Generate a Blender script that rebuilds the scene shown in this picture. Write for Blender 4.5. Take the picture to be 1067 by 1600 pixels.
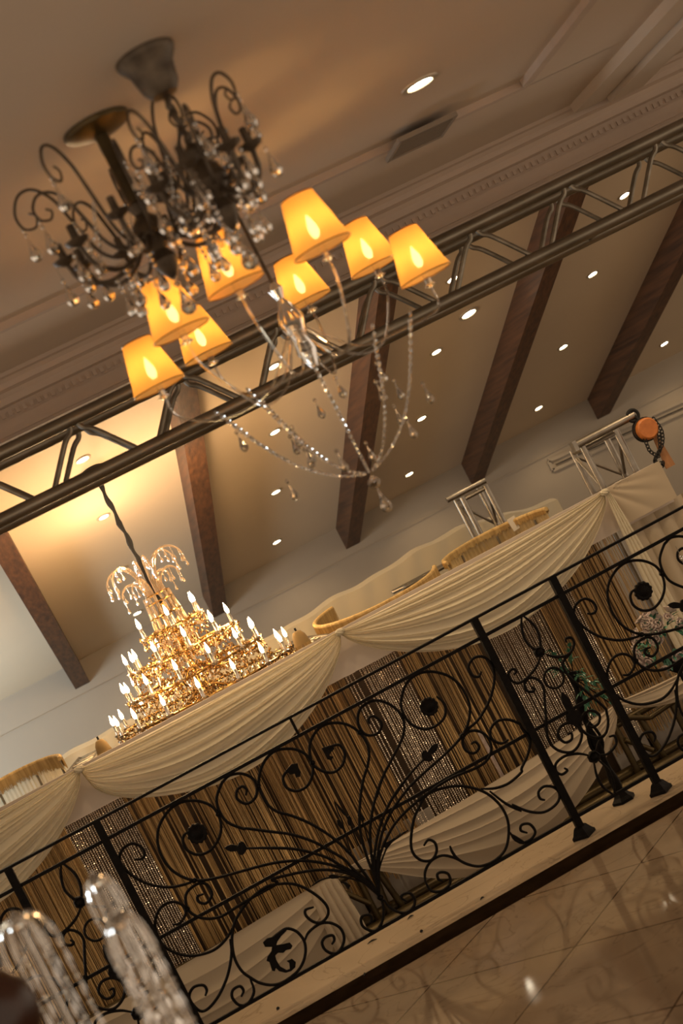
import bpy, math, random
from math import sin, cos, pi, sqrt, radians as R, atan2, exp
from mathutils import Vector as V, Matrix

for o in list(bpy.data.objects): bpy.data.objects.remove(o)
scene = bpy.context.scene
col = scene.collection
rnd = random.Random(7)

# ------------------------------------------------------------------ camera
H = 1.66
FPX = 2440.0
ROLL, PITCH, YAW = R(27.11), R(0.1), R(10.48)
FW = V((sin(YAW)*cos(PITCH), cos(YAW)*cos(PITCH), sin(PITCH)))
RT = V((cos(YAW), -sin(YAW), 0))
UP = RT.cross(FW)
CX = RT*cos(ROLL) - UP*sin(ROLL)
CY = RT*sin(ROLL) + UP*cos(ROLL)
CAM = V((0, 0, H))
cd = bpy.data.cameras.new('camera')
cam = bpy.data.objects.new('camera', cd); col.objects.link(cam)
m = Matrix((CX, CY, -FW)).transposed().to_4x4(); m.translation = CAM
cam.matrix_world = m
cd.sensor_fit = 'VERTICAL'; cd.sensor_height = 36; cd.sensor_width = 24
cd.lens = FPX/1600*36
cd.clip_start = .05; cd.clip_end = 200
cd.dof.use_dof = True; cd.dof.focus_distance = 7.6; cd.dof.aperture_fstop = 3.2
scene.camera = cam

def ray(x, y): return CX*((x-533.5)/FPX) - CY*((y-800)/FPX) + FW
def at(x, y, Y):
    d = ray(x, y); return CAM + d*(Y/d.y)
def proj(p):
    d = V(p)-CAM; z = d.dot(FW)
    return 533.5+FPX*d.dot(CX)/z, 800-FPX*d.dot(CY)/z

# ------------------------------------------------------------------ world, light, exposure
vs = scene.view_settings
vs.view_transform = 'Standard'; vs.look = 'None'; vs.gamma = 1; vs.use_curve_mapping = False
vs.exposure = 0.0
w = bpy.data.worlds.new('room_glow'); scene.world = w; w.use_nodes = True
bg = w.node_tree.nodes['Background']
bg.inputs[0].default_value = (1.0, .765, .55, 1); bg.inputs[1].default_value = .82

WARM = (1.0, .60, .26); CREAM = (1.0, .72, .42); COOL = (.80, .92, 1.0)
def lamp(kind, name, loc, power, color, parent=None, size=.03, rot=None, spot=None):
    d = bpy.data.lights.new(name, kind); d.energy = power; d.color = color
    if kind == 'AREA': d.shape = 'RECTANGLE'; d.size, d.size_y = size
    else: d.shadow_soft_size = size
    if spot: d.spot_size = spot; d.spot_blend = .6
    o = bpy.data.objects.new(name, d); col.objects.link(o)
    o.location = loc
    if rot: o.rotation_euler = rot
    if parent: o.parent = parent; o.location = V(loc)-root_loc(parent)
    return o

# area light added as daylight from an assumed window, out of view at left
lamp('AREA', 'assumed_window_daylight', (-2.9, 11.2, .8), 120, COOL, size=(1.2, 1.4), rot=(0, R(-136), 0))

# ------------------------------------------------------------------ materials
def mat(name):
    m = bpy.data.materials.new(name); m.use_nodes = True
    nt = m.node_tree; return m, nt, nt.nodes['Principled BSDF']
def simple(name, c, rough=.5, metal=0, **kw):
    m, nt, b = mat(name)
    b.inputs['Base Color'].default_value = (*c, 1); b.inputs['Roughness'].default_value = rough
    b.inputs['Metallic'].default_value = metal
    for k, v in kw.items(): b.inputs[k].default_value = v
    return m
def noisy(name, c1, c2, scale=(5, 5, 5), rough=.5, metal=0, bump=0, detail=4, lo=.3, hi=.7):
    m, nt, b = mat(name); N = nt.nodes; L = nt.links
    tc = N.new('ShaderNodeTexCoord'); mp = N.new('ShaderNodeMapping'); mp.inputs['Scale'].default_value = scale
    nz = N.new('ShaderNodeTexNoise'); nz.inputs['Scale'].default_value = 1; nz.inputs['Detail'].default_value = detail
    cr = N.new('ShaderNodeValToRGB'); e = cr.color_ramp.elements
    e[0].position = lo; e[0].color = (*c1, 1); e[1].position = hi; e[1].color = (*c2, 1)
    geo = N.new('ShaderNodeNewGeometry')
    L.new(geo.outputs['Position'], mp.inputs['Vector']); L.new(mp.outputs[0], nz.inputs['Vector'])
    L.new(nz.outputs['Fac'], cr.inputs['Fac']); L.new(cr.outputs[0], b.inputs['Base Color'])
    b.inputs['Roughness'].default_value = rough; b.inputs['Metallic'].default_value = metal
    if bump:
        bp = N.new('ShaderNodeBump'); bp.inputs['Strength'].default_value = bump; bp.inputs['Distance'].default_value = .01
        L.new(nz.outputs['Fac'], bp.inputs['Height']); L.new(bp.outputs[0], b.inputs['Normal'])
    return m
def cloth(name, c, trans=.35, rough=.8, clear=0.0):
    m, nt, b = mat(name); N = nt.nodes; L = nt.links
    b.inputs['Base Color'].default_value = (*c, 1); b.inputs['Roughness'].default_value = rough
    b.inputs['Sheen Weight'].default_value = .2
    t = N.new('ShaderNodeBsdfTranslucent'); t.inputs[0].default_value = (*c, 1)
    mx = N.new('ShaderNodeMixShader'); mx.inputs[0].default_value = trans
    out = N['Material Output']
    L.new(b.outputs[0], mx.inputs[1]); L.new(t.outputs[0], mx.inputs[2])
    last = mx
    if clear:
        tr = N.new('ShaderNodeBsdfTransparent'); m2 = N.new('ShaderNodeMixShader'); m2.inputs[0].default_value = clear
        L.new(mx.outputs[0], m2.inputs[1]); L.new(tr.outputs[0], m2.inputs[2]); last = m2
    L.new(last.outputs[0], out.inputs[0])
    return m
def emit(name, c, s, base=(.8, .8, .8)):
    m, nt, b = mat(name)
    b.inputs['Base Color'].default_value = (*base, 1)
    b.inputs['Emission Color'].default_value = (*c, 1); b.inputs['Emission Strength'].default_value = s
    return m

M = {}
M['ceiling'] = noisy('cream_ceiling_paint', (.60, .50, .40), (.65, .55, .45), (.8, .8, .8), .75)
M['frieze'] = noisy('cornice_plaster', (.52, .42, .345), (.58, .47, .39), (2, 14, 14), .7)
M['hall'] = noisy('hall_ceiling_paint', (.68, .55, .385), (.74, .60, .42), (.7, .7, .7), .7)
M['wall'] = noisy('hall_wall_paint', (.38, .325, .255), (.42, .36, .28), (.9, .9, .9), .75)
M['wood'] = noisy('dark_stained_wood', (.040, .016, .006), (.125, .050, .018), (38, 1.6, 38), .55, 0, .15)
M['iron'] = noisy('black_wrought_iron', (.003, .0025, .002), (.008, .006, .005), (40, 40, 40), .55, 0, .2)
M['iron'].node_tree.nodes['Principled BSDF'].inputs['Specular IOR Level'].default_value = .12
M['alu'] = noisy('dull_aluminium', (.20, .18, .14), (.34, .30, .24), (6, 30, 30), .42, 1)
M['alu2'] = noisy('satin_aluminium', (.26, .23, .19), (.40, .36, .30), (14, 14, 14), .35, 1)
M['bronze'] = noisy('bronze_painted_tube', (.045, .031, .013), (.10, .07, .026), (4, 12, 12), .35, .6)
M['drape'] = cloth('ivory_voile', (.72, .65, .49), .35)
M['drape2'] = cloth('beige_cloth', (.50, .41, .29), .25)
M['pelmet'] = noisy('pale_fabric_board', (.50, .43, .37), (.55, .47, .40), (3, 3, 3), .8)
M['gold_voile'] = cloth('gold_sheer_cloth', (.52, .36, .15), .45, .7, .12)
M['fringe'] = noisy('gold_fringe_yarn', (.40, .25, .08), (.66, .46, .19), (60, 60, 3), .7)
M['string'] = noisy('gold_brown_string', (.24, .14, .05), (.74, .51, .235), (90, 1, .5), .45, 0, 0, 2, .32, .68)
M['string_dark'] = noisy('brown_string', (.17, .095, .035), (.68, .44, .19), (90, 1, .5), .5, 0, 0, 2, .3, .7)
M['bead'] = noisy('silvery_glass_bead', (.66, .55, .43), (.92, .82, .68), (60, 60, 60), .22, .35)
M['backing'] = noisy('dark_brown_backcloth', (.035, .020, .009), (.07, .04, .018), (20, 3, 1), .8)
M['black'] = simple('black_fabric_sleeve', (.004, .003, .0025), .8)
M['brass'] = simple('gold_plated_brass', (.42, .25, .08), .2, 1)
M['goldbead'] = simple('amber_crystal_bead', (.46, .28, .10), .12, .85)
M['paleamber'] = simple('pale_amber_bead', (.86, .66, .38), .08, .9)
M['amberglass'] = simple('smoked_amber_glass', (.80, .62, .42), .06, 0, **{'Transmission Weight': .75, 'IOR': 1.5})
M['glass'] = simple('clear_crystal', (.96, .95, .93), .03, 0, **{'Transmission Weight': 1.0, 'IOR': 1.5})
M['rodglass'] = simple('polished_crystal_rod', (.95, .92, .88), .04, 0, **{'Transmission Weight': 1.0, 'IOR': 1.46})
M['sleeve'] = simple('silvered_candle_sleeve', (.60, .54, .46), .12, .8)
M['flame'] = emit('lit_candle_bulb', (1.0, .74, .40), 22)
M['disc'] = emit('lit_downlight_lens', (1.0, .86, .62), 22)
M['shadebulb'] = emit('lit_bulb_behind_shade', (1.0, .70, .30), 14)
M['trimring'] = simple('white_downlight_ring', (.55, .47, .36), .35, .3)
M['dbronze'] = noisy('dark_antique_bronze', (.06, .044, .03), (.12, .09, .06), (30, 30, 30), .4, .5)
M['vent'] = simple('painted_vent_grille', (.30, .25, .20), .6)
M['orange'] = noisy('orange_hoist_paint', (.42, .13, .025), (.55, .18, .035), (30, 30, 30), .45)
M['strap'] = noisy('brown_webbing', (.30, .13, .045), (.42, .20, .08), (60, 60, 20), .7)
M['darkstone'] = noisy('dark_granite_band', (.012, .0075, .004), (.022, .013, .007), (8, 8, 8), .3)
M['darkstone'].node_tree.nodes['Principled BSDF'].inputs['Specular IOR Level'].default_value = 0.0
M['debris'] = simple('dried_black_petal', (.012, .010, .008), .8)
M['leaf'] = noisy('dark_green_leaf', (.02, .07, .045), (.14, .40, .26), (60, 60, 60), .2)
M['petal'] = noisy('pale_silk_petal', (.42, .33, .29), (.60, .50, .45), (40, 40, 40), .7)
M['mahogany'] = noisy('dark_polished_mahogany', (.018, .006, .003), (.04, .013, .006), (20, 20, 5), .22)
M['panelwhite'] = noisy('pale_stage_panel', (.40, .36, .31), (.47, .42, .36), (4, 4, 4), .7)
M['hallfloor'] = noisy('dark_hall_floor', (.06, .038, .02), (.09, .058, .03), (3, 12, 3), .35)
M['paper'] = simple('white_paper_card', (.75, .68, .56), .8)
M['assumed_winframe'] = simple('assumed_window_frame_white', (.75, .74, .70), .5)

def shade_material():
    m, nt, b = mat('amber_lamp_shade_fabric'); N = nt.nodes; L = nt.links
    t = N.new('ShaderNodeBsdfTranslucent'); t.inputs[0].default_value = (1.0, .56, .14, 1)
    d = N.new('ShaderNodeBsdfDiffuse'); d.inputs[0].default_value = (.85, .58, .28, 1)
    mx = N.new('ShaderNodeMixShader'); mx.inputs[0].default_value = .72
    tr = N.new('ShaderNodeBsdfTransparent'); m2 = N.new('ShaderNodeMixShader'); m2.inputs[0].default_value = .10
    L.new(d.outputs[0], mx.inputs[1]); L.new(t.outputs[0], mx.inputs[2])
    L.new(mx.outputs[0], m2.inputs[1]); L.new(tr.outputs[0], m2.inputs[2]); L.new(m2.outputs[0], N['Material Output'].inputs[0])
    return m
M['shade'] = shade_material()

def marble(name, c1, c2, cv, rough, grout=True):
    m, nt, b = mat(name); N = nt.nodes; L = nt.links
    geo = N.new('ShaderNodeNewGeometry')
    n1 = N.new('ShaderNodeTexNoise'); n1.inputs['Scale'].default_value = 1.6; n1.inputs['Detail'].default_value = 6
    n1.inputs['Distortion'].default_value = 1.2
    L.new(geo.outputs['Position'], n1.inputs['Vector'])
    cr = N.new('ShaderNodeValToRGB'); e = cr.color_ramp.elements
    e[0].position = .3; e[0].color = (*c1, 1); e[1].position = .7; e[1].color = (*c2, 1)
    L.new(n1.outputs['Fac'], cr.inputs['Fac'])
    n2 = N.new('ShaderNodeTexNoise'); n2.inputs['Scale'].default_value = 2.2; n2.inputs['Detail'].default_value = 3; n2.inputs['Distortion'].default_value = 2.5
    L.new(geo.outputs['Position'], n2.inputs['Vector'])
    cv2 = N.new('ShaderNodeValToRGB'); e = cv2.color_ramp.elements
    e[0].position = .485; e[0].color = (0, 0, 0, 1); e[1].position = .5; e[1].color = (.55, .55, .55, 1)
    x = e.new(.515); x.color = (0, 0, 0, 1)
    L.new(n2.outputs['Fac'], cv2.inputs['Fac'])
    mx = N.new('ShaderNodeMix'); mx.data_type = 'RGBA'; mx.inputs['B'].default_value = (*cv, 1)
    L.new(cv2.outputs[0], mx.inputs['Factor']); L.new(cr.outputs[0], mx.inputs['A'])
    res = mx.outputs['Result']
    if grout:
        sp = N.new('ShaderNodeSeparateXYZ'); L.new(geo.outputs['Position'], sp.inputs[0])
        def line(op, off):
            a = N.new('ShaderNodeMath'); a.operation = op
            L.new(sp.outputs['X'], a.inputs[0]); L.new(sp.outputs['Y'], a.inputs[1])
            s = N.new('ShaderNodeMath'); s.operation = 'MULTIPLY_ADD'; s.inputs[1].default_value = 1/.9; s.inputs[2].default_value = off/.9
            L.new(a.outputs[0], s.inputs[0])
            p = N.new('ShaderNodeMath'); p.operation = 'PINGPONG'; p.inputs[1].default_value = .5; L.new(s.outputs[0], p.inputs[0])
            c = N.new('ShaderNodeMath'); c.operation = 'LESS_THAN'; c.inputs[1].default_value = .0055; L.new(p.outputs[0], c.inputs[0])
            return c
        a, c = line('SUBTRACT', 4.2), line('ADD', -6.19)
        g = N.new('ShaderNodeMath'); g.operation = 'MAXIMUM'; L.new(a.outputs[0], g.inputs[0]); L.new(c.outputs[0], g.inputs[1])
        m3 = N.new('ShaderNodeMix'); m3.data_type = 'RGBA'; m3.inputs['B'].default_value = (.05, .026, .012, 1)
        L.new(g.outputs[0], m3.inputs['Factor']); L.new(res, m3.inputs['A']); res = m3.outputs['Result']
    L.new(res, b.inputs['Base Color']); b.inputs['Roughness'].default_value = rough
    b.inputs['Coat Weight'].default_value = .12; b.inputs['Coat Roughness'].default_value = .08; b.inputs['Specular IOR Level'].default_value = .4
    return m
M['marble'] = marble('beige_polished_marble', (.215, .158, .108), (.28, .21, .145), (.13, .09, .06), .07)
M['curb'] = marble('pale_marble_curb', (.40, .315, .215), (.48, .38, .265), (.24, .18, .115), .22, False)

# ------------------------------------------------------------------ mesh helpers
def root_loc(o):
    while o.parent: o = o.parent
    return o.location.copy()
def smooth_path(pts, n=5, closed=False):
    P = [V(p) for p in pts]; out = []
    k = len(P)
    if k < 3: return P
    for i in range(k if closed else k-1):
        if closed: a, b, c, d = P[(i-1) % k], P[i], P[(i+1) % k], P[(i+2) % k]
        else:
            b, c = P[i], P[i+1]
            a = P[i-1] if i else b*2-c
            d = P[i+2] if i+2 < k else c*2-b
        for j in range(n):
            t = j/n
            out.append(.5*((2*b)+(c-a)*t+(2*a-5*b+4*c-d)*t*t+(3*b-a-3*c+d)*t**3))
    if not closed: out.append(P[-1])
    return out
def bead_string(pts, r, neck, per):
    # path resampled so that beads alternate with thin wire
    P = smooth_path(pts, 6); L = [0]
    for a, b_ in zip(P, P[1:]): L.append(L[-1]+(b_-a).length)
    n = max(2, int(L[-1]/per)); out = []; rad = []; i = 0
    for k in range(n*4+1):
        d = L[-1]*k/(n*4)
        while i < len(P)-2 and L[i+1] < d: i += 1
        f = (d-L[i])/max(L[i+1]-L[i], 1e-9); out.append(P[i].lerp(P[i+1], min(f, 1)))
        rad.append((neck, r*.8, r, r*.8)[k % 4])
    return MB().tube(out, rad, 6)
class MB:
    def __init__(s): s.v = []; s.f = []
    def quad_grid(s, rows, closed=False, flip=False):
        n = len(rows[0]); b = len(s.v)
        for r in rows: s.v += [tuple(p) for p in r]
        for i in range(len(rows)-1):
            for j in range(n if closed else n-1):
                a = b+i*n+j; c = b+i*n+(j+1) % n
                q = (a, c, c+n, a+n)
                s.f.append(q[::-1] if flip else q)
    def tube(s, pts, r, sides=8, cap=True, closed=False, flat=1.0):
        P = [V(p) for p in pts]; n = len(P)
        if n < 2: return s
        rs = r if isinstance(r, (list, tuple)) else [r]*n
        T = []
        for i in range(n):
            if closed: t = P[(i+1) % n]-P[i-1]
            else: t = P[min(i+1, n-1)]-P[max(i-1, 0)]
            T.append(t.normalized() if t.length > 1e-9 else V((0, 0, 1)))
        ref = V((0, 1, 0)) if abs(T[0].y) < .9 else V((1, 0, 0))
        nn = (ref - T[0]*ref.dot(T[0])).normalized()
        base = len(s.v)
        for i in range(n):
            nn = (nn - T[i]*nn.dot(T[i]))
            nn = nn.normalized() if nn.length > 1e-6 else V((1, 0, 0))
            bb = T[i].cross(nn)
            for k in range(sides):
                a = 2*pi*k/sides
                s.v.append(tuple(P[i]+(nn*cos(a)*flat+bb*sin(a))*rs[i]))
        m = n if closed else n-1
        for i in range(m):
            for k in range(sides):
                a = base+i*sides+k; b2 = base+i*sides+(k+1) % sides
                i2 = (i+1) % n
                c = base+i2*sides+(k+1) % sides; d = base+i2*sides+k
                s.f.append((a, b2, c, d))
        if cap and not closed:
            s.f.append(tuple(base+k for k in range(sides))[::-1])
            s.f.append(tuple(base+(n-1)*sides+k for k in range(sides)))
        return s
    def box(s, c, size, rz=0, rot=None):
        b = len(s.v); hx, hy, hz = [q/2 for q in size]
        mt = rot if rot else Matrix.Rotation(rz, 3, 'Z')
        for x, y, z in ((-1,-1,-1),(1,-1,-1),(1,1,-1),(-1,1,-1),(-1,-1,1),(1,-1,1),(1,1,1),(-1,1,1)):
            s.v.append(tuple(V(c)+mt @ V((x*hx, y*hy, z*hz))))
        for f in ((0,3,2,1),(4,5,6,7),(0,1,5,4),(1,2,6,5),(2,3,7,6),(3,0,4,7)): s.f.append(tuple(b+i for i in f))
        return s
    def bar(s, a, b, w, h):
        a = V(a); b = V(b); d = b-a
        z = d.normalized(); ref = V((0, 1, 0)) if abs(z.y) < .9 else V((1, 0, 0))
        y = (ref-z*ref.dot(z)).normalized(); x = y.cross(z)
        mt = Matrix((x, y, z)).transposed()
        return s.box((a+b)/2, (w, h, d.length), rot=mt)
    def lathe(s, prof, c, n=24, axis='Z', cap=True):
        c = V(c); b = len(s.v)
        for r, h in prof:
            for k in range(n):
                a = 2*pi*k/n
                p = V((r*cos(a), r*sin(a), h)) if axis == 'Z' else (V((r*cos(a), h, r*sin(a))) if axis == 'Y' else V((h, r*cos(a), r*sin(a))))
                s.v.append(tuple(c+p))
        for i in range(len(prof)-1):
            for k in range(n):
                a = b+i*n+k; d = b+i*n+(k+1) % n
                s.f.append((a, d, d+n, a+n))
        if cap:
            s.f.append(tuple(b+k for k in range(n))[::-1])
            s.f.append(tuple(b+(len(prof)-1)*n+k for k in range(n)))
        return s
    def octa(s, c, r, h=None, rot=0, n=4):
        h = h or r; b = len(s.v); c = V(c)
        for k in range(n):
            a = rot+2*pi*k/n; s.v.append((c.x+r*cos(a), c.y+r*sin(a), c.z))
        s.v.append((c.x, c.y, c.z+h)); s.v.append((c.x, c.y, c.z-h))
        for k in range(n):
            k2 = (k+1) % n
            s.f.append((b+k, b+k2, b+n)); s.f.append((b+k2, b+k, b+n+1))
        return s
    def drop(s, c, r, h, n=6):
        # pear-shaped cut drop hanging below c
        return s.lathe([(r*.12, 0), (r*.35, -h*.3), (r*.85, -h*.6), (r, -h*.75), (r*.7, -h*.92), (r*.1, -h)], c, n)
    def strand(s, c, items, drop=None, n=6):
        # one continuous faceted string: beads (r, h) one under the other, then a pear drop
        pr = []; z = 0
        for r, h in items:
            pr += [(.0010, z), (r*.7, z-h*.22), (r, z-h*.5), (r*.7, z-h*.78), (.0010, z-h)]; z -= h+.002
        if drop:
            r, h = drop
            pr += [(.0010, z), (r*.35, z-h*.3), (r*.85, z-h*.6), (r, z-h*.75), (r*.7, z-h*.92), (r*.1, z-h)]
        return s.lathe(pr, c, n)
    def prism(s, poly, off):
        # extrude a closed 3-D polygon by vector off
        b = len(s.v); n = len(poly); off = V(off)
        s.v += [tuple(V(p)-off/2) for p in poly] + [tuple(V(p)+off/2) for p in poly]
        s.f.append(tuple(range(b, b+n))); s.f.append(tuple(range(b+n, b+2*n))[::-1])
        for i in range(n):
            j = (i+1) % n; s.f.append((b+i, b+n+i, b+n+j, b+j))
        return s
    def build(s, name, material, parent=None, smooth=True, angle=40):
        me = bpy.data.meshes.new(name)
        off = root_loc(parent) if parent else V((0, 0, 0))
        me.from_pydata([(x-off.x, y-off.y, z-off.z) for x, y, z in s.v], [], s.f)
        me.materials.append(material)
        if smooth:
            me.polygons.foreach_set('use_smooth', [True]*len(me.polygons))
            try: me.set_sharp_from_angle(angle=R(angle))
            except Exception: pass
        me.update()
        o = bpy.data.objects.new(name, me); col.objects.link(o)
        if parent: o.parent = parent
        return o

def tag(o, label, cat, group=None):
    o['label'] = label; o['category'] = cat
    if group: o['group'] = group
    return o
def struct(o): o['kind'] = 'structure'; return o
def thing(name, label, cat, loc=(0, 0, 0), group=None):
    o = bpy.data.objects.new(name, None); col.objects.link(o); o.location = loc
    o.empty_display_size = .05
    return tag(o, label, cat, group)
def copy_tree(o, parent=None):
    c = o.copy(); col.objects.link(c)
    if parent: c.parent = parent
    for ch in list(o.children): copy_tree(ch, c)
    return c

# ================================================================== SETTING
CZ = 2.75           # gallery ceiling height
EDGE = 6.72         # edge of the gallery floor
# gallery floor: diagonal marble tiles, dark band, pale curb
struct(MB().box((1.4, 3.0, -.06), (9, 6.06, .12)).build('floor', M['marble'], smooth=False))
struct(MB().box((1.4, 6.13, -.06), (9, .20, .12)).build('trim_1', M['darkstone'], smooth=False))
struct(MB().box((1.4, 6.475, -.06), (9, .49, .12)).build('trim_2', M['curb'], smooth=False))
# gallery ceiling with a raised tray: inner field at CZ, border a little lower, moulded edge
TX, TY = 2.27, 5.27
ce = MB()
ce.box((-.9, 2.6, CZ+.05), (6.34, 5.34, .1))
ce.box((1.4, 5.66, CZ+.025), (9, .79, .1))
ce.box((4.2, 2.6, CZ+.025), (3.86, 5.34, .1))
struct(ce.build('ceiling', M['ceiling'], smooth=False))
tr = MB()
tr.box((-.9, TY+.01, CZ-.012), (6.38, .04, .026)); tr.box((TX+.01, 2.6, CZ-.012), (.04, 5.3, .026))
struct(tr.build('trim_3', M['frieze'], smooth=False))
# crown moulding running along the bulkhead and returning towards the viewer at the right
def crown(path_fn, prof, name):
    mb = MB(); rows = []
    for t in path_fn: rows.append(t)
    mb.quad_grid(rows); return struct(mb.build(name, M['frieze'], angle=25))
prof = [(0, 0), (.012, -.012), (.035, -.016), (.05, -.03), (.052, -.05), (.085, -.058), (.10, -.075), (.105, -.10), (.13, -.105)]
yb = 5.98
cornice = [[(x, yb+d, CZ-.025+h) for x in (-3, 6)] for d, h in prof]
crown(cornice, prof, 'trim_4')
# right-hand beam drop: a moulded soffit band across the ceiling at the right
rb = MB()
for x0, x1, dz in ((2.72, 2.86, .04), (2.88, 3.04, .06)):
    rb.box(((x0+x1)/2, 3.0, CZ-.025-dz/2), (x1-x0, 5.96, dz))
struct(rb.build('trim_5', M['ceiling'], smooth=False))
# bulkhead over the opening: frieze, dentil course, lower fascia
bk = MB()
bk.box((1.4, 6.27, 2.63), (9, .30, .25))
bk.box((1.4, 6.115, 2.545), (9, .02, .055)); bk.box((1.4, 6.115, 2.64), (9, .012, .012))
struct(bk.build('wall_bulkhead', M['frieze'], smooth=False))
dn = MB()
for i in range(150): dn.box((-.6+i*.03, 6.117, 2.595), (.015, .008, .020))
struct(dn.build('trim_6', M['frieze'], smooth=False))

# hall beyond: sloped ceiling, far wall, floor
SL = math.tan(R(15.42)); WY = 13.0; BZ = 1.381   # beam soffit height at the far wall
def cz(y): return BZ+.2+(WY-y)*SL
hc = MB(); ys = (6.42, WY+.05)
hc.v = [(-5, ys[0], cz(ys[0])), (9, ys[0], cz(ys[0])), (9, ys[1], cz(ys[1])), (-5, ys[1], cz(ys[1]))]
hc.v += [(x, y, z+.08) for x, y, z in hc.v[:4]]
hc.f = [(0, 1, 2, 3), (7, 6, 5, 4), (0, 4, 5, 1), (1, 5, 6, 2), (2, 6, 7, 3), (3, 7, 4, 0)]
struct(hc.build('ceiling_hall', M['hall'], smooth=False))
FZ = -.52
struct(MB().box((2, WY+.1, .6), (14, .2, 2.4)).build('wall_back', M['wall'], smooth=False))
struct(MB().box((2, WY-.006, 1.315), (14, .012, .012)).build('trim_7', M['wall'], smooth=False))
struct(MB().box((2, 9.9, FZ-.05), (14, 6.5, .1)).build('floor_hall', M['hallfloor'], smooth=False))
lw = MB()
lw.box((-3.1, 8.6, 1.0), (.12, 3.6, 3.2)); lw.box((-3.1, 12.6, 1.0), (.12, 1.1, 3.2)); lw.box((-3.1, 11.2, -.2), (.12, 1.8, .9)); lw.box((-3.1, 11.2, 1.95), (.12, 1.8, .7))  # wall pieces leave an opening for the assumed window
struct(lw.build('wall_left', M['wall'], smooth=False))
wf = MB()
for z in (.28, .92, 1.57): wf.box((-3.1, 11.2, z), (.08, 1.7, .05))
for y in (10.36, 11.2, 12.02): wf.box((-3.1, y, .92), (.08, .05, 1.3))
struct(wf.build('window_assumed', M['assumed_winframe'], smooth=False))  # unseen window, assumed to go with the added daylight

# ------------------------------------------------------------------ wooden ceiling beams
beam_names = ['leftmost of five, running down behind the candle chandelier left side', 'second from left, right of the chandelier chain',
              'third and middle one of five', 'fourth from left, ending above the small back truss tower', 'rightmost of five, ending above the orange hoist']
for (x, nm) in zip((-.165, 1.10, 2.36, 3.59, 4.87), beam_names):
    b = MB(); hw = .064
    y0, y1 = 6.46, WY-.005
    pts = [(y0, cz(y0)-.2), (y1, cz(y1)-.2), (y1, cz(y1)+.01), (y0, cz(y0)+.01)]
    b.prism([(x, y, z) for y, z in pts], (2*hw, 0, 0))
    tag(b.build('ceiling_beam', M['wood'], smooth=False), 'dark wooden ceiling beam, '+nm, 'beam', 'wooden beams across the sloped hall ceiling')

# ------------------------------------------------------------------ downlights
nrm = V((0, -SL, -1)).normalized(); tang = V((0, 1, -SL)).normalized()
def disc_ring(mb, c, r0, r1, h0, h1, n=20, ax=None, u=None):
    ax = ax or nrm; u = u or V((1, 0, 0)); w2 = ax.cross(u)
    rows = []
    for r, h in ((r0, h0), (r1, h1)):
        rows.append([c+ax*h+(u*cos(2*pi*k/n)+w2*sin(2*pi*k/n))*r for k in range(n)])
    mb.quad_grid(rows, closed=True)
def downlight(c, label, group, ax, r=.032, power=3.0, spot=True):
    t = thing('downlight', label, 'ceiling light', c, group)
    u = V((1, 0, 0))
    ring = MB()
    disc_ring(ring, c, r*1.55, r*1.5, 0, .006, ax=ax, u=u); disc_ring(ring, c, r*1.5, r*1.08, .006, .007, ax=ax, u=u); disc_ring(ring, c, r*1.08, r*1.0, .007, -.001, ax=ax, u=u)
    ring.build('ring', M['trimring'], t)
    d = MB(); w2 = ax.cross(u)
    rows = [[c+ax*h+(u*cos(2*pi*k/16)+w2*sin(2*pi*k/16))*q for k in range(16)] for q, h in ((r*1.02, .001), (r*.6, .005), (r*.05, .006))]
    d.quad_grid(rows, closed=True); d.build('lens', M['disc'], t)
    if power:
        lamp('SPOT', 'lamp', c+ax*.03, power, CREAM, t, .03, (0, 0, 0), R(120))
    return t
bays = [(.477, 'first bay from the left'), (1.733, 'second bay from the left'), (2.97, 'third bay from the left'),
        (4.22, 'fourth bay from the left'), (5.478, 'rightmost bay')]
rows_ = [(7.05, 'added unseen row above the railing'), (8.1, 'added unseen row above the canopy front'), (9.17, 'seen through the truss'), (10.2, 'first row below the truss'), (11.36, 'next to lowest row'), (12.54, 'lowest row by the far wall')]
for x, bn in bays:
    for y, rn in rows_:
        c = V((x, y, cz(y)))
        px, py = proj(c)
        if y > 9 and not (-20 < px < 1090 and -20 < py < 1620): continue
        if y < 9:
            downlight(c, 'small downlight, '+bn+', '+rn, 'recessed downlights in the hall ceiling', nrm, .032, 30)  # rows out of view, added to brighten the drapes and string curtains
            continue
        downlight(c, 'small downlight, '+bn+', '+rn, 'recessed downlights in the hall ceiling', nrm, .032, 8)
downlight(V((3.175, 9.826, cz(9.826))), 'larger bright yellowish disc added in place of a reflection, just under the truss, left of the fourth beam', 'recessed downlights in the hall ceiling', nrm, .048, 0)  # glowing disc stands in for a lamp reflection in the glass
downlight(V((1.70, 4.644, CZ)), 'single bright downlight in the near flat ceiling above the air vent', None, V((0, 0, -1)), .042, 3)

# air vent in the gallery ceiling
t = thing('air_vent', 'dark rectangular air vent in the near flat ceiling beside the cornice', 'vent', (1.835, 5.25, CZ))
t['label'] = 'dark rectangular air vent in the near flat ceiling, below its downlight'
VX, VY = 1.835, 5.25
b = MB(); 
for x in (VX-.11, VX+.11): b.box((x, VY, CZ-.034), (.012, .23, .016))
for y in (VY-.115, VY+.115): b.box((VX, y, CZ-.034), (.23, .012, .016))
b.build('frame', M['vent'], t, False)
b = MB()
for k in range(9): b.box((VX, VY-.1+k*.025, CZ-.036), (.21, .018, .003), rot=Matrix.Rotation(R(35), 3, 'X'))
b.build('louvre', M['vent'], t, False)
MB().box((VX, VY, CZ-.0275), (.22, .22, .003)).build('backing', M['backing'], t, False)

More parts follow.
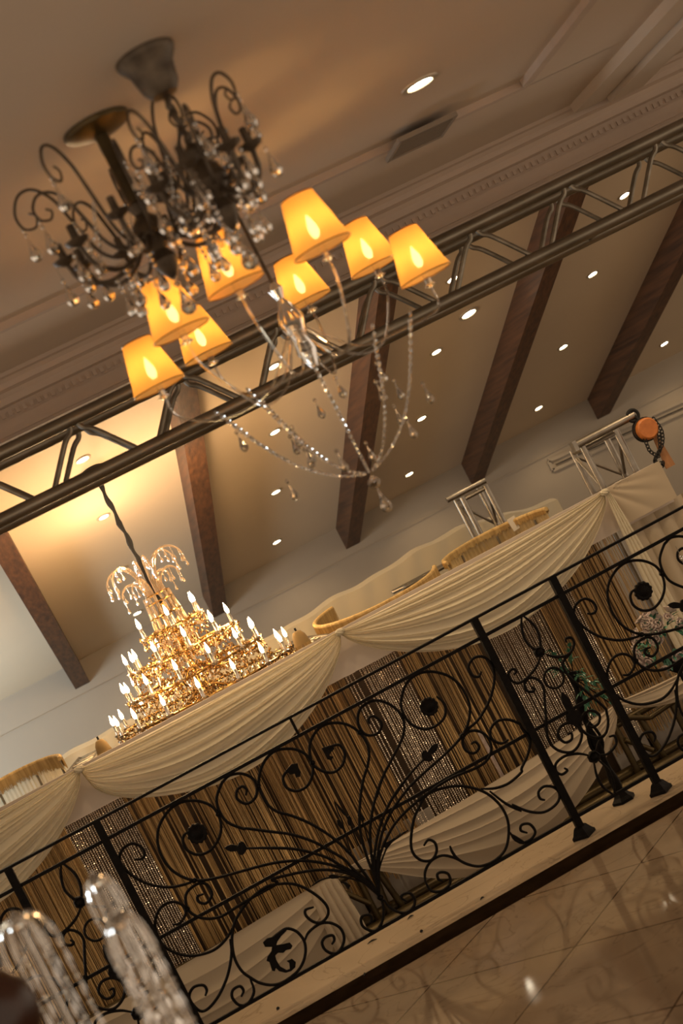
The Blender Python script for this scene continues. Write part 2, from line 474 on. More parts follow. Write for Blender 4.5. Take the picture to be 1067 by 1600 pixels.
# slot diffuser on the far wall
t = thing('slot_diffuser', 'long narrow slot air diffuser with a shadowed frame, high on the far wall at right', 'vent', (5.2, WY-.01, 1.2))
A0, A1 = V((4.23, WY-.015, 1.215)), V((6.4, WY-.015, 1.095)); up = V((0, 0, .045))
b = MB()
b.bar(A0+up, A1+up, .03, .012); b.bar(A0-up, A1-up, .03, .012); b.bar(A0-up, A0+up, .03, .012); b.bar(A1-up, A1+up, .03, .012)
b.build('frame', M['wall'], t, False)
MB().bar(A0+V((.05, .008, -.012)), A1+V((-.05, .008, -.012)), .008, .02).build('slot', M['black'], t, False)

# ================================================================== OVERHEAD BOX TRUSS
TY0, TY1, TZ0, TZ1 = 5.55, 5.80, 2.185, 2.395
TC = (1.4, (TY0+TY1)/2, 2.29)
truss = thing('box_truss', 'long dull aluminium box truss spanning overhead across the opening', 'truss', TC)
XL, XR = -1.6, 5.2
for y in (TY0, TY1):
    for z, r in ((TZ0, .025), (TZ1, .025)):
        MB().tube([(XL, y, z), (XR, y, z)], r, 14).build('chord', M['alu'], truss)
def zig(y, ph, z0=TZ0, z1=TZ1):
    k0 = int((XL+.5-ph)/.41)
    x = ph-5*.41
    while x < XR-.4:
        if x > XL+.3:
            for sx in (-1, 1):
                a = V((x+sx*.012, y, z1-.01)); c = V((x+sx*.165, y, z0+.012))
                pts = [a+V((0, 0, .0)), a+V((sx*.012, 0, -.03)), a.lerp(c, .3), a.lerp(c, .8), c]
                MB().tube(smooth_path(pts, 4), [.010]*17, 8, flat=1.0).build('diagonal', M['alu'], truss)
        x += .41
zig(TY0, .314); zig(TY1, .345)
for k in range(9):
    x = -1.3+k*.75
    MB().tube([(x, TY0, TZ0), (x, TY1, TZ0)], .011, 8).build('cross_brace', M['alu'], truss)

# ================================================================== WROUGHT IRON RAILING
YR = 6.379
def c(ox, oy, s, pts): return [(ox+s*x, oy+s*y) for x, y in pts]
A = lambda *p: c(130, 1200, .2343, p)
B = lambda *p: c(350, 1100, .2343, p)
Cc = lambda *p: c(560, 1000, .2343, p)
D = lambda *p: c(200, 1350, .2343, p)
E_ = lambda *p: c(400, 1300, .2343, p)
F = lambda *p: c(580, 1160, .2343, p)
G = lambda *p: c(720, 900, .2343, p)
Hh = lambda *p: c(800, 1080, .2502, p)
L_ = lambda *p: c(500, 1150, .18744, p)
N_ = lambda *p: c(380, 1420, .1687, p)
HUB = [(593, 1401)]
wide = [
 # left upper large scroll holding a rosette, running down into the fan
 A((700,425),(672,450),(665,490),(690,545),(760,578),(840,555),(900,480),(920,390),(895,300),(840,245),(750,218),(650,230),(570,285),(510,380),(495,480),(520,580),(580,670),(660,725),(740,748),(830,745),(940,720),(1067,685)) + E_((100,210),(250,192),(380,197),(480,215),(570,243),(650,283),(720,325),(780,385))+HUB,
 A((340,610),(390,605),(410,570),(385,525),(325,503),(265,540),(242,600),(265,655),(330,720),(440,775),(570,795),(680,775),(745,750)),
 D((505,200),(465,215),(470,250),(520,262),(560,205),(530,140),(470,130),(400,180),(383,240),(405,310),(460,350),(530,365),(620,350),(720,290),(800,240),(900,185),(1000,125)) + E_((100,318),(200,290),(330,263),(450,252),(560,262),(650,292),(730,345))+HUB,
 D((295,405),(345,395),(385,330),(365,275),(290,252),(215,295),(180,390),(200,480),(250,555),(340,600),(450,610),(570,575),(650,505),(700,420)),
 N_((230,300),(310,240),(380,190),(430,185),(500,215),(560,290),(578,380),(560,480),(510,570),(430,640),(340,690),(250,705),(150,685),(70,640)) + D((760,715),(715,640),(697,560),(695,470),(720,370),(800,250),(900,165),(960,140),(1067,130)) + E_((300,362),(400,420),(470,490),(480,550),(440,600),(385,600),(335,560),(330,520),(385,500)),
 D((680,500),(690,600),(665,740),(610,870),(540,960),(480,980),(420,920),(410,870),(440,820),(500,808),(525,840),(515,880)),
 D((815,765),(840,850),(800,930),(740,940),(695,890),(700,840),(745,815),(770,845),(755,885)),
 E_((325,725),(350,670),(420,615),(490,605),(560,640),(588,710),(565,780),(520,810),(465,790),(440,740),(465,700),(510,690),(522,720),(505,750)),
 E_((825,430),(850,500),(840,600),(790,660),(725,640),(700,600),(710,560),(760,555),(770,590),(758,610)),
 E_((850,450),(900,510),(980,540),(1040,510),(1060,460),(1030,410),(980,415),(970,440),(1005,465)),
 B((145,610),(150,570),(120,550),(85,580),(90,635),(150,665),(205,630),(220,570),(195,500),(120,465),(40,475),(0,510)) + A((920,110),(890,200),(905,280),(960,360),(1067,405)) + B((150,830),(300,850),(450,870),(600,920),(700,975),(800,1035)) + E_((640,240),(720,310),(780,375))+HUB,
 B((455,445),(415,455),(393,500),(420,560),(490,580),(560,540),(592,460),(580,380),(520,320),(430,298),(330,320),(260,400),(232,510),(250,600),(300,680),(360,720),(450,745),(560,790),(680,860),(770,930),(850,1010),(890,1067)) + E_((740,300),(800,385))+HUB,
 B((705,300),(735,275),(775,278),(805,330),(790,405),(730,455),(650,445),(590,395),(570,300),(590,220),(650,150),(740,125),(840,145),(920,210),(965,300),(960,400),(930,500),(910,620),(903,750),(910,860),(940,980),(970,1067)) + E_((800,320),)+HUB,
 Cc((75,560),(65,530),(100,508),(155,555),(130,620),(60,635),(10,590),(-5,520),(20,450),(100,405),(190,420),(270,480),(305,560),(290,660),(230,780),(160,920),(120,1050)) + L_((510,370),(450,560),(420,740),(420,900),(440,1067))+HUB,
 Cc((520,375),(575,430),(575,510),(520,570),(440,595),(350,560),(295,480),(285,400),(320,290),(400,225),(500,212),(610,245),(690,320),(740,430),(735,540),(690,640),(600,740),(500,830),(400,920),(320,1000)) + L_((740,430),(640,560),(550,720),(500,880),(478,1067))+HUB,
 Cc((435,795),(330,910),(240,1040)) + L_((690,390),(590,540),(510,720),(470,880),(455,1067))+HUB,
 Cc((820,210),(800,245),(760,235),(733,180),(770,120),(840,115),(895,180),(905,280),(870,410),(800,530),(735,590),(690,640)),
 Cc((750,695),(780,680),(805,715),(770,755),(710,730),(695,660),(740,610),(810,610),(870,660),(885,740),(850,810),(770,860),(640,910),(550,960),(480,1010)) + L_((780,570),(640,710),(560,840),(510,960),(490,1067))+HUB,
 Cc((1000,665),(950,690),(890,660),(880,600),(920,545),(990,530),(1067,555)) + Hh((60,230),(110,300),(100,390),(60,480)) + F((1000,200),(920,270),(830,305),(730,310)),
 F((350,690),(380,650),(425,670),(435,730),(400,785),(330,785),(275,730),(265,640),(285,510),(320,430),(360,360),(430,320),(550,292),(660,300),(770,340),(860,420),(910,520),(915,630),(890,720),(820,790),(730,825),(650,815),(580,780),(540,730),(525,690)),
 F((790,325),(900,410),(1000,455)) + Hh((0,710),(100,750),(200,755),(280,700),(295,640),(260,600),(200,595),(165,630),(175,670),(205,680)),
 F((925,600),(960,650),(1020,670)) + Hh((0,900),(50,945),(110,930),(145,880),(110,830),(60,835),(55,870),(95,885)),
 F((360,930),(360,860),(400,790),(470,755),(540,765),(590,790)),
 F((360,930),(400,990),(470,990),(525,940),(515,880),(470,865),(440,880),(450,915),(475,925)),
 B((160,962),(300,960),(450,965),(580,990),(700,1030),(760,1067)) + E_((640,265),(740,340))+HUB,
]
narrow = [
 G((405,275),(405,340),(430,430),(490,490),(520,505)), G((415,265),(480,320),(520,390),(532,470),(520,505)),
 G((530,540),(500,610),(440,680),(380,715),(330,690),(318,650),(345,620),(370,635),(352,660)),
 G((565,522),(620,538),(690,535),(735,505),(755,450),(735,412),(700,418),(705,445)),
 G((470,738),(490,755),(478,772),(440,765),(425,720),(455,680),(510,690),(550,740),(560,850),(575,1050)) + Hh((205,180),(230,310),(290,370),(370,380),(420,330),(435,260),(400,212),(350,200),(300,225),(288,280),(330,320),(372,300),(370,262),(345,272)),
 G((730,520),(690,560),(680,600),(720,670),(800,740),(870,800),(960,880)) + Hh((590,130),(600,200),(580,270),(520,290),(455,260),(425,210),(450,140),(500,122),(545,150),(540,200),(500,225),(475,212),(490,190)),
 Hh((475,400),(410,390),(330,405),(275,450),(275,500),(310,520),(345,495),(325,480)),
 Hh((520,380),(545,310),(580,275)),
 Hh((510,440),(530,530),(570,600),(630,645)), Hh((540,430),(600,490),(632,570),(640,645)),
 Hh((540,400),(600,390),(650,330),(640,280),(605,285)),
]
X0, X1, X2 = -.277, 1.473, 1.857          # posts around the full wide panel and the narrow one
PER = X2-X0
def rl(px): p = at(px[0], px[1], YR); return V((p.x, YR, p.z))
rail = thing('wrought_iron_railing', 'black wrought iron railing of scrolls and square posts along the marble edge', 'railing', (1.0, YR, 0))
def seen(pts):
    return any(-330 < proj(p)[0] < 1250 and -15 < proj(p)[1] < 1750 for p in pts)
def iron_stroke(px, dx, name='scroll', r=.0062, dy=0):
    pts = [rl(p)+V((dx, dy, 0)) for p in px]
    if not seen(pts): return None
    sp = smooth_path(pts, 4); n = len(sp)
    rr = [r*(1-.35*max(0, 1-min(i, n-1-i)/4)) for i in range(n)]
    return MB().tube(sp, rr, 8).build(name, M['iron'], rail)
def dome(px, dx, rad, name, petals=12, th=.014):
    cpt = rl(px)+V((dx, 0, 0))
    if not seen([cpt]): return
    mb = MB(); n = petals*6
    rows = []
    for k, (q, h) in enumerate(((1.0, 0), (1.0, -.4), (.86, -.75), (.62, -.6), (.42, -1.0), (.15, -1.15), (.01, -1.2))):
        rows.append([cpt+V((cos(2*pi*i/n)*rad*q*(1+.05*cos(petals*2*pi*i/n)), h*th, sin(2*pi*i/n)*rad*q*(1+.05*cos(petals*2*pi*i/n)))) for i in range(n)])
    mb.quad_grid(rows, closed=True)
    rows = [[V((p.x, 2*cpt.y-p.y, p.z)) for p in r_] for r_ in rows]
    mb.quad_grid(rows, closed=True, flip=True)
    mb.build(name, M['iron'], rail)
def plate(pxs, dx, name, th=.007, dy=0):
    pts = [rl(p)+V((dx, dy, 0)) for p in pxs]
    if not seen(pts): return
    MB().prism(pts, (0, th, 0)).build(name, M['iron'], rail, False)
def fleur(base, tip, dx, wd=.020, name='fleur_finial'):
    a = rl(base)+V((dx, 0, 0)); b = rl(tip)+V((dx, 0, 0))
    if not seen([a, b]): return
    d = b-a; L = d.length; d.normalize(); n = V((0, 1, 0)).cross(d)
    prof = [(-.12, .10), (.08, .22), (.16, .9), (.22, 1.25), (.34, 1.35), (.42, 1.05), (.45, .5), (.55, .62), (.72, .72), (.88, .48), (1, .02)]
    left = [a+d*L*t+n*wd*q for t, q in prof]; right = [a+d*L*t-n*wd*q for t, q in prof][::-1]
    MB().prism(left+right, (0, .012, 0)).build(name, M['iron'], rail, False)
for k in (-1, 0, 1):
    dx = k*PER
    for st in wide: iron_stroke(st, dx)
    for st in narrow: iron_stroke(st, dx)
    dome(A((760,437))[0], dx, .0405, 'rosette'); dome(Cc((470,445))[0], dx, .039, 'rosette')
    dome(G((522,507))[0], dx, .024, 'collar_knot', 7, .02); dome(Hh((510,410))[0], dx, .026, 'collar_knot', 7, .02)
    dome(E_((827,435))[0], dx, .013, 'collar_knot', 6, .016)
    for q in (A((900,308)), A((740,750)), B((228,548)), B((590,392)), Cc((300,510)), Cc((690,640)), D((395,300)), B((905,190))): dome(q[0], dx, .011, 'collar_knot', 6, .012)
    # ring in the narrow panel
    cpt = rl(G((620,680))[0])+V((dx, 0, 0))
    if seen([cpt]): MB().tube([cpt+V((.0432*cos(a*pi/18), 0, .0432*sin(a*pi/18))) for a in range(36)], .0055, 8, closed=True).build('ring', M['iron'], rail)
    fleur(B((165,962))[0], B((2,960))[0], dx); fleur(Cc((425,810))[0], Cc((530,690))[0], dx)
    fleur(G((785,1015))[0], G((668,770))[0], dx, .024)
    # curled acanthus leaf inside the lower left ring
    plate(N_((180,310),(220,270),(280,255),(340,205),(395,183),(400,200),(350,250),(315,300),(305,335),(365,325),(430,310),(455,340),(440,370),(395,380),(370,405),(320,405),(295,430),(305,470),(340,530),(400,565),(430,555),(425,500),(400,480),(450,460),(485,490),(480,540),(440,575),(390,590),(330,575),(300,545),(290,575),(265,570),(250,520),(240,490),(215,480),(225,440),(260,390),(265,350),(200,350)), dx, 'acanthus_leaf', .008, -.004)
    # small leaves curling at the ends of the two middle scrolls
    plate(B((410,445),(450,400),(490,395),(497,425),(512,455),(505,485),(480,490),(470,465),(440,470)), dx, 'leaf_end')
    plate(B((650,295),(690,280),(730,270),(735,300),(715,320),(700,345),(730,350),(715,375),(690,370),(672,335)), dx, 'leaf_end')
    # pointed leaf spear rising from the hub
    for st in (L_((117,540),(150,640),(180,700),(212,820),(268,1000)), L_((117,540),(200,640),(252,735),(300,860),(360,980))):
        iron_stroke(st, dx, 'spear_leaf', .0035)
    plate(L_((140,700),(165,700),(185,750),(200,780),(170,770),(145,740)), dx, 'spear_leaf', .006)
    plate(L_((225,680),(245,660),(265,690),(258,740),(240,750),(228,720)), dx, 'spear_leaf', .006)
    plate(L_((117,535),(175,600),(210,640),(205,665),(180,640),(150,600)), dx, 'spear_leaf', .006)
    iron_stroke(L_((345,690),(375,780),(410,900),(440,1000)), dx, 'spear_leaf', .0035)
    plate(L_((310,660),(340,640),(375,690),(360,715),(325,690)), dx, 'spear_leaf', .006)
    iron_stroke(L_((735,785),(640,850),(570,910),(520,1020),(490,1130)), dx, 'spear_leaf', .004)
    plate(L_((735,783),(680,810),(620,850),(600,890),(560,940),(535,930),(545,890),(600,860),(660,815)), dx, 'spear_leaf', .006)
    iron_stroke(E_((370,360),(430,320),(520,300),(600,303),(710,335)), dx, 'spear_leaf', .004)
    plate(E_((480,290),(510,280),(545,290),(550,310),(500,312)), dx, 'spear_leaf', .006)
    plate(E_((560,330),(600,335),(630,355),(615,385),(590,350)), dx, 'spear_leaf', .006)
# horizontal bars
xa, xb = -1.6, 4.2
MB().box(((xa+xb)/2, YR, 1.021), (xb-xa, .03, .011)).build('handrail', M['iron'], rail, False)
MB().box(((xa+xb)/2, YR, .937), (xb-xa, .014, .014)).build('upper_bar', M['iron'], rail, False)
MB().box(((xa+xb)/2, YR+.011, .488), (xb-xa, .010, .014)).build('middle_bar', M['iron'], rail, False)
MB().box(((xa+xb)/2, YR, .088), (xb-xa, .014, .014)).build('lower_bar', M['iron'], rail, False)
for x in (X0+PER/2-.19, X0+PER*1.5-.19, X0-PER/2-.19):
    if seen([V((x, YR, .98))]): MB().box((x, YR, .979), (.011, .011, .075)).build('baluster', M['iron'], rail, False)
for x in (X0-PER, X1-PER, X2-PER, X1, X2, X2+PER-.383):
    p = MB().box((x, YR, .51), (.032, .032, 1.02)).build('post', M['iron'], rail, False)
    MB().lathe([(.055, 0), (.055, .012), (.046, .02), (.03, .045), (.023, .05)], (x, YR, 0), 4).build('base_plate', M['iron'], p, False)
# small crystal pendant hanging in a scroll at the right edge
t = thing('crystal_pendant', 'small clear crystal drop hanging inside a railing scroll at the far right', 'crystal drop', at(1063, 868, YR-.02))
q = at(1063, 868, YR-.02)
MB().tube([q+V((0, 0, .045)), q], .0012, 5).build('wire', M['alu'], t)
MB().octa(q-V((0, 0, .008)), .009, .010).build('bead', M['glass'], t, False)
MB().drop(q-V((0, 0, .016)), .016, .062).build('drop', M['glass'], t, False)
# loose dried bits lying on the floor
for (px, py, L, a, d) in ((754, 1405, .022, .3, 'small curled dark dried petal on the pale curb, right of the railing hub'), (659, 1457, .010, 0, 'tiny black speck on the pale curb near its dark band'),
                       (434.8, 1577.7, .011, 0, 'round black speck on the pale curb at the lower left'), (642, 1434, .034, .3, 'thin dark twig along the back of the pale curb'),
                       (582, 1472, .046, -.1, 'longest dark twig lying on the pale curb below the railing hub'), (570, 1524, .03, 1.2, 'thin twig lying on the dark floor band'), (913, 1290, .008, 0, 'black speck on the curb beside a post base')):
    d_ = ray(px, py); p = CAM+d_*(-H/d_.z)
    mb = MB(); ax = V((cos(a), sin(a), 0)); h = .004
    mb.tube(smooth_path([p-ax*L/2+V((0, 0, .003)), p+V((.002, .004, .006)), p+ax*L/2+V((0, 0, .003))], 4), [.001, .002, .003, .0035, .0042, .004, .003, .002, .001] if L > .015 else [.002, .004, .0055, .006, .006, .006, .0055, .004, .002], 6)
    tag(mb.build('dried_petal', M['debris']), d, 'debris', 'loose dark bits on the floor')

# ================================================================== DRAPED STAGE CANOPY
DY = 8.5
def swag(K0, K1, sag, y, n_fold, seed, ampl=.020, ns=72, nt=190, pw=.66, pwl=None, bulge=.05, s0=0, s1=1, top_sag=.012):
    pwl = pwl or pw
    rr = random.Random(seed); K0 = V(K0); K1 = V(K1)
    ph = [rr.random()*6.28 for _ in range(6)]
    rows = []
    for j in range(nt+1):
        t = j/nt; row = []
        for i in range(ns+1):
            s = s0+(s1-s0)*i/ns
            sh = max(sin(pi*s), 0)**(pw if s > .5 else pwl+(pw-pwl)*2*s)
            base = K0.lerp(K1, s)
            z = base.z - top_sag*sin(pi*s) - sag*sh*(t**1.1)
            # gathered knots keep a little height
            z -= .018*t*(1-sh)
            q = n_fold*(t**.85) + .55*sin(2.1*s*pi+ph[0])*t + .18*sin(5*s+ph[1])+ .25*sin(9*t+ph[2])
            f = abs(sin(pi*q)); fold = (1-f**.7)*.9 + .30*sin(1.37*pi*q+ph[3])*(.4+.6*sin(3*s+ph[4])**2)
            yy = y - bulge*sh*sin(pi*min(t*.8+.1, 1)) - ampl*(.35+.65*sh)*fold
            row.append((base.x, yy, z))
        rows.append(row)
    mb = MB(); mb.quad_grid(rows); return mb
def knot(p, r=.022):
    mb = MB(); p = V(p); n = 20; rows = []
    for j in range(13):
        a = pi*j/12-pi/2; row = []
        for k in range(n):
            q = 2*pi*k/n; rad = r*cos(a)*(1+.18*sin(5*q+2*j))
            row.append(p+V((rad*cos(q)*1.15, rad*sin(q)*.8, r*sin(a)*.85)))
        rows.append(row)
    mb.quad_grid(rows, closed=True); return mb
KZ = 1.095
KX = (-1.90, -.322, 1.257, 2.978)
sl = ['ivory voile swag at the far left of the canopy front', 'long ivory voile swag below the candle chandelier', 'ivory voile swag right of centre, rising to the front tower']
for i in range(3):
    o = swag((KX[i], 0, KZ), (KX[i+1], 0, KZ+.008), .425, DY, 10.3, 11+i, ampl=.030, pwl=(.66, .42, .70)[i]).build('drape_swag', M['drape'])
    tag(o, sl[i], 'drape', 'ivory swags along the front of the canopy')
    o.name = 'drape_swag'
    k = knot((KX[i+1], DY-.012, KZ-.002), .024).build('knot', M['drape'], o)
# straight ivory tail falling from the right-hand knot
def tail(x, y, z0, z1, w0, w1, n, seed, amp=.018, lean=0):
    rr = random.Random(seed); rows = []
    for j in range(41):
        t = j/40; wdt = w0+(w1-w0)*min(1, t*1.6)**.7; row = []
        for i in range(61):
            s = i/60
            row.append((x+lean*t+(s-.5)*wdt, y-amp*(abs(sin(pi*n*s+.6*sin(3*t+seed)))**.6)*(.5+.5*t), z0+(z1-z0)*t))
        rows.append(row)
    mb = MB(); mb.quad_grid(rows); return mb
tag(tail(2.992, DY-.01, KZ-.01, -.30, .025, .13, 4, 3).build('drape_tail', M['drape']), 'narrow ivory cloth tail hanging straight down from the right-hand swag knot', 'drape')
# pelmet board behind the swags and its wrapped right end
tag(MB().box((.65, DY+.085, .978), (5.42, .02, .25)).build('pelmet', M['pelmet'], smooth=False), 'long flat pale pelmet panel behind the ivory swags', 'pelmet')
rp = MB(); rows = []
for j in range(21):
    t = j/20; row = []
    for i in range(41):
        s = i/40
        q = atan2(t+.06, s+.02)
        row.append((2.985+.385*s, DY+.03-.012*(1-s)*abs(sin(9*q)), 1.105-.235*t))
    rows.append(row)
rp.quad_grid(rows); tag(rp.build('wrapped_panel', M['drape2']), 'stretched pale cloth panel right of the front truss tower, creased from the knot', 'cloth panel')
# sheer curtain right of the tail
rp = MB(); rows = []
for j in range(31):
    t = j/30; rows.append([(3.03+.95*i/90, DY+.12-.03*abs(sin(i*.33+.5*sin(2*t)))**.7, .87-1.38*t) for i in range(91)])
rp.quad_grid(rows); tag(rp.build('side_curtain', M['drape2']), 'plain beige curtain with soft folds at the far right under the canopy', 'curtain')

# string and bead curtains hanging below the pelmet
def strings(x0, x1, name, material, label, cat, group, y=8.70, z0=.855, z1=-.30, sp=.0046, r=.0025, seed=1, gap=.0):
    rr = random.Random(seed); mb = MB(); x = x0
    while x < x1:
        x += sp*(.5+rr.random())
        if rr.random() < gap: x += .012*rr.random(); continue
        yy = y+rr.uniform(-.02, .02); k = rr.uniform(-.004, .004); zz = z1+rr.uniform(0, .05)
        mb.tube([(x, yy, z0), (x+k*.5, yy, (z0+zz)/2), (x+k, yy, zz)], r*(.7+.6*rr.random()), 4)
    # header band the strings are sewn to
    mb.box(((x0+x1)/2, y, z0-.004), (x1-x0, .05, .014))
    o = mb.build(name, material, smooth=False); return tag(o, label, cat, group)
def beads(x0, x1, label, y=8.66, z0=.855, z1=-.25, sp=.016, seed=2, bs=.0052, step=.0115):
    rr = random.Random(seed); mb = MB(); x = x0
    while x < x1:
        yy = y+rr.uniform(-.012, .012); z = z0-.012-rr.random()*.01
        mb.tube([(x, yy, z0), (x, yy, z1)], .0006, 3)
        while z > z1:
            mb.octa((x+rr.uniform(-.0008, .0008), yy, z), bs*(.8+.4*rr.random()), bs*1.15, rr.random()*1.5)
            z -= step
        x += sp*(.8+.4*rr.random())
    mb.box(((x0+x1)/2, y, z0-.004), (x1-x0, .04, .012))
    o = mb.build('bead_curtain', M['bead'], smooth=False)
    return tag(o, label, 'bead curtain', 'crystal bead curtains below the pelmet')
SG = 'string curtains below the pelmet'
strings(-1.5, -.545, 'string_curtain', M['string'], 'gold-brown string curtain at the far left beside the left swag tail', 'string curtain', SG, seed=1)
beads(-.535, -.20, 'bright silvery bead curtain at the left, behind the left railing posts', seed=2, sp=.0135)
strings(-.195, .52, 'string_curtain', M['string'], 'gold-brown string curtain right of the bright left bead curtain', 'string curtain', SG, seed=3, gap=.10)
strings(.52, 1.185, 'string_curtain', M['string_dark'], 'darker brown string curtain behind the centre of the railing fan', 'string curtain', SG, seed=4, gap=.12)
beads(1.195, 1.255, 'two or three thin bead strands left of the central bead curtain', seed=5, sp=.02)
beads(1.285, 1.515, 'central bead curtain behind the right railing rosette', seed=6, sp=.0135)
strings(1.53, 1.97, 'string_curtain', M['string'], 'gold-brown string curtain right of the central bead curtain', 'string curtain', SG, seed=7, gap=.14)
beads(1.99, 2.37, 'wide dim bead curtain behind the narrow railing panel', seed=8, sp=.0135, bs=.0042)
strings(2.38, 2.50, 'string_curtain', M['string_dark'], 'narrow brown string curtain behind the post carrying greenery', 'string curtain', SG, seed=9)
beads(2.51, 2.585, 'thin bead strip just right of the post carrying greenery', seed=10, sp=.014)
strings(2.60, 2.71, 'string_curtain', M['string'], 'narrow golden string curtain behind the right railing scrolls', 'string curtain', SG, seed=11)
strings(2.715, 2.97, 'string_curtain', M['string'], 'string curtain at the right next to the ivory tail', 'string curtain', SG, seed=12, sp=.009)
tag(MB().box((.65, 8.83, .17), (4.5, .02, 1.38)).build('backcloth', M['backing'], smooth=False), 'dark brown backcloth showing in the gaps of the string curtains', 'backcloth')

q0 = at(748, 1150, 8.66)
rp = MB(); rp.quad_grid([[(q0.x+.022*i/6+.006*j/8, 8.655-.004*(i % 2), q0.z+.02-(q0.z+.35)*j/8) for i in range(7)] for j in range(9)])
tag(rp.build('ribbon', M['petal']), 'narrow pale ribbon hanging in front of the strings right of the railing fan', 'ribbon')

# lower frame: bronze tubes, legs, pale panels
frame = thing('stage_truss', 'bronze-coloured tube frame along the foot of the stage, behind the railing base', 'stage frame', (.9, 8.55, FZ))
for y, z, r in ((8.475, -.435, .05), (8.62, -.40, .04)):
    MB().tube([(-1.6, y, z), (4.2, y, z)], r, 16).build('rail_tube', M['bronze'], frame)
for x, dxx in ((.735, 0), (.80, .03), (.885, -.045), (2.42, 0), (2.60, -.03), (2.78, 0)):
    MB().tube([(x+dxx, 8.55, -.10), (x, 8.55, -.42)], .019, 10).build('leg', M['bronze'], frame)
MB().tube([(-1.6, 8.56, -.11), (4.2, 8.56, -.11)], .022, 12).build('top_tube', M['bronze'], frame)
for a, b_ in (((2.43, -.06), (2.62, -.16)), ((2.62, -.16), (3.0, -.13)), ((2.43, -.2), (2.55, -.33)), ((.62, -.16), (.73, -.3))):
    MB().tube([(a[0], 8.53, a[1]), (b_[0], 8.53, b_[1])], .016, 10).build('brace', M['bronze'], frame)
MB().box((1.3, 8.35, -.5), (5.8, .5, .03)).build('base_plank', M['hallfloor'], frame, False)
for x0, x1, lb in ((.60, .72, 'narrow pale panel behind the bronze legs, left one'), (.745, 1.3, 'wide pale panel showing under the cloth by the bronze legs'), (2.40, 2.62, 'pale panel below the right cloth, beside the dark brace'), (2.64, 3.0, 'large pale panel below the right cloth at the photo edge')):
    MB().box(((x0+x1)/2, 8.775, -.24), (x1-x0, .012, .40)).build('panel', M['panelwhite'], frame, False)
# lower cloth
LZ = -.0
LG = 'beige cloth swags along the foot of the stage'
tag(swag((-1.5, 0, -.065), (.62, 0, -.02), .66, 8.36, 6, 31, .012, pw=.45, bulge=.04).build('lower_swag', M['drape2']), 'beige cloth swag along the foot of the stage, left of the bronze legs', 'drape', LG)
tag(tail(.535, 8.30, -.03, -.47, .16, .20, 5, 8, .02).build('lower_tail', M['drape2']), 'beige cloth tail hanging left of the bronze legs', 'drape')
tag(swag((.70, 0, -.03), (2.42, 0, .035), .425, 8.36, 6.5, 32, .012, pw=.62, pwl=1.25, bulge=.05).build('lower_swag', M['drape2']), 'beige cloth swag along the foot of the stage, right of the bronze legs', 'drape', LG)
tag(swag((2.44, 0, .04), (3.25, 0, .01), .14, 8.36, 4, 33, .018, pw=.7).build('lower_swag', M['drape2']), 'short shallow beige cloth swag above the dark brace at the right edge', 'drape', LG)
# small amber glass votives on the tubes
for (px, py, nm) in ((677, 1386, 'leftmost'), (703, 1367, 'second from the left'), (722, 1358, 'third from the left'), (748, 1346, 'fourth and largest'), (925, 1255, 'single one, beside the right cloth end,')):
    p = at(px, py, 8.32); p.z = -.485
    s_ = 1.25 if 'largest' in nm else 1
    t = thing('votive', 'tiny amber faceted glass votive on the stage foot, '+nm, 'votive', p, 'amber votives on the stage foot')
    MB().lathe([(.016*s_, 0), (.021*s_, .02), (.026*s_, .085*s_), (.023*s_, .085*s_), (.018*s_, .02)], p, 8).build('cup', M['goldbead'], t, False)
    MB().lathe([(.014*s_, .02), (.014*s_, .055*s_), (.003, .058*s_)], p, 10).build('candle', M['drape'], t)

# ------------------------------------------------------------------ back beam of the canopy, wrapped in cloth
rows = []; rr = random.Random(5)
off = [rr.uniform(-1, 1) for _ in range(60)]
for j in range(15):
    t = j/14; row = []
    for i in range(121):
        s = i/120; x = -.50+3.85*s
        zt = 1.055+.135*min(1, s/.72)-.12*max(0, s-.78)/.22 + .008*sin(s*37)+.006*sin(s*71)
        lump = .035*exp(-((s-.83)/.05)**2)
        row.append((x, 10.5-.012*abs(sin(s*60+t*2))-(.05 if j < 2 else 0)*(1-j/2)*0, zt+lump-.42*t))
    rows.append(row)
mb = MB(); mb.quad_grid(rows)
top = [[(p[0], p[1]+.3*k/4, p[2]+.02*sin(pi*k/4)) for p in rows[0]] for k in range(5)]
mb.quad_grid(top[::-1]); tag(mb.build('back_valance', M['drape']), 'ivory cloth wrapped along the back beam of the canopy', 'drape')
tag(MB().tube([(-.5, 10.72, .95), (3.4, 10.72, .95)], .03, 12).build('back_pipe', M['alu2']), 'aluminium pipe inside the cloth-wrapped back beam', 'pipe')
for x in (-.45, 3.3): MB().tube([(x, 10.72, .95), (x, 10.72, FZ)], .025, 10).build('support', M['alu2'], bpy.data.objects['back_pipe'])
# truss pieces lying across the canopy top
tb = thing('cross_truss', 'dull cross truss under the canopy top behind the left swag knot', 'truss', (-.1, 9.2, 1.03))
def ladder(root, a, b_, w, n, r=.014, up=.0):
    a = V(a); b_ = V(b_); d = (b_-a).normalized(); s_ = d.cross(V((0, 0, 1))).normalized()*w/2
    for q in (-1, 1): MB().tube([a+s_*q, b_+s_*q], r, 8).build('chord', M['alu'], root)
    for k in range(n):
        p0 = a.lerp(b_, k/n); p1 = a.lerp(b_, (k+.5)/n); p2 = a.lerp(b_, (k+1)/n)
        MB().tube([p0-s_, p1+s_, p2-s_], r*.6, 6).build('diagonal', M['alu'], root)
ladder(tb, (-.34, 8.72, 1.075), (-.28, 10.3, 1.03), .16, 5)
tb = thing('cross_truss', 'dull cross truss under the canopy top left of the central fringed ring', 'truss', (1.2, 9.2, 1.03))
ladder(tb, (1.20, 8.75, 1.085), (1.22, 10.3, 1.06), .06, 8)
